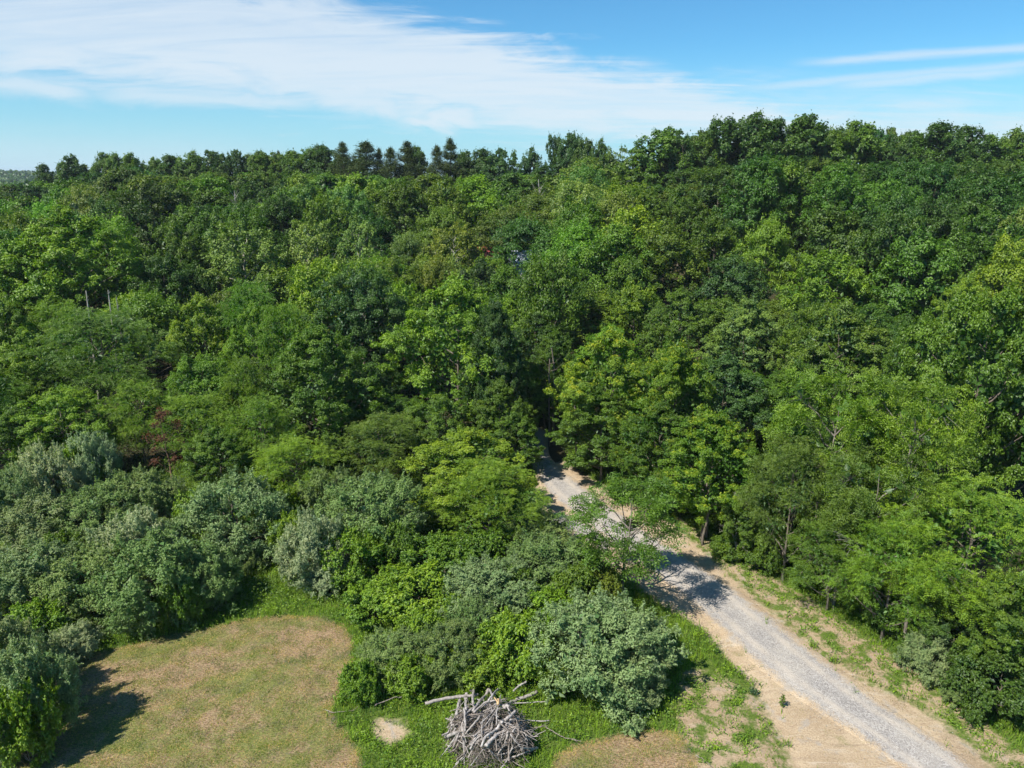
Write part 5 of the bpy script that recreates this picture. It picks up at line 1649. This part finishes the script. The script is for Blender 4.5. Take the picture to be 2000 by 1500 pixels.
small_plant(1527, 1380, 0.75, 0.16, 60, 0.16, (0.09, 0.15, 0.02), 'single upright seedling on the dirt beside the gravel', 1)
small_plant(1472, 1354, 0.3, 0.24, 130, 0.12, (0.035, 0.09, 0.03), 'dark rosette weed on the dirt left of the upright seedling', 2)
small_plant(1402, 1273, 0.25, 0.22, 110, 0.12, (0.05, 0.12, 0.02), 'bright low weed at the upper end of the left dirt shoulder', 3)

# stones at the gravel edges
r = np.random.default_rng(91)
k = 2600
i = r.integers(0, len(GRAV_C) - 2, k); t = r.uniform(0, 1, k)[:, None]
P = GRAV_C[i] * (1 - t) + GRAV_C[i + 1] * t
dv = unit(GRAV_C[i + 1] - GRAV_C[i]); nv = np.stack([-dv[:, 1], dv[:, 0]], -1)
P = P + nv * (r.normal(size=k) * 0.95)[:, None]
P = P[P[:, 1] < 60]
k = len(P)
z = gz_(P[:, 0], P[:, 1]) + 0.09
oct_ = np.array([[1, 0, 0], [-1, 0, 0], [0, 1, 0], [0, -1, 0], [0, 0, 0.7], [0, 0, -0.7]], float)
of = np.array([[0, 2, 4], [2, 1, 4], [1, 3, 4], [3, 0, 4], [2, 0, 5], [1, 2, 5], [3, 1, 5], [0, 3, 5]])
sc_ = r.uniform(0.018, 0.042, (k, 1, 3))
V = (np.concatenate([P, z[:, None]], 1)[:, None] + oct_[None] * sc_ * r.uniform(0.7, 1.2, (k, 6, 1))).reshape(-1, 3)
F = (np.arange(k)[:, None, None] * 6 + of[None]).reshape(-1, 3)
link('loose_gravel', mesh_from('loose_gravel', V, F, rm, False, dict(edge=np.full(len(V), 2.0))), kind='stuff', label='loose grey stones scattered over the lane and its edges')

# ------------------------------------------------------------------ the far hill
r = np.random.default_rng(95)
k1, k2 = 1400, 2000
hx = np.concatenate([-1150 + r.normal(size=k1) * 300, np.zeros(k2)]); hy = np.concatenate([1440 + r.normal(size=k1) * 150, r.uniform(330, 1350, k2)])
hx[k1:] = hy[k1:] * r.uniform(-0.95, -0.58, k2)
k = k1 + k2
hz = ground(hx, hy)
g = Geo()
nl = 13
sz = np.clip(hy / 1400, 0.4, 1)
Q = np.repeat(np.stack([hx, hy, hz + 8], -1), nl, 0) + unit(r.normal(size=(k * nl, 3))) * np.array([6.5, 6.5, 8]) * r.uniform(0.5, 1, (k * nl, 1))
V, F = leaves(Q, unit(r.normal(size=Q.shape) + [0, -0.3, 0.9]), r.normal(size=Q.shape), np.repeat(8.0 * sz, nl), np.repeat(6.0 * sz, nl))
vv = np.repeat(r.uniform(0, 1, k), nl)
g.add(V, F, var=np.repeat(vv, 4), tip=np.zeros(len(V)))
o = link('distant_woods', g.mesh('distant_woods', LEAF), kind='stuff', label='wooded hill far off at the left end of the skyline')
o.color = (0.06, 0.12, 0.03, 1)

# ------------------------------------------------------------------ air
hm, n = new_mat('haze')
pv = n.new('ShaderNodeVolumePrincipled')
pv.inputs['Color'].default_value = (0.80, 0.90, 1.0, 1)
pv.inputs['Density'].default_value = 0.00009
o_ = n.new('ShaderNodeOutputMaterial'); n.t.links.new(pv.outputs[0], o_.inputs['Volume'])
V, F = box_bm((-7300, -1700, float(Z.min()) - 1.5), (7300, 8600, 72))
link('haze', mesh_from('haze', V, F, hm), kind='stuff', label='thin summer haze over the valley')
for o in scene.objects:
    if 'fill' in o:
        del o['fill']
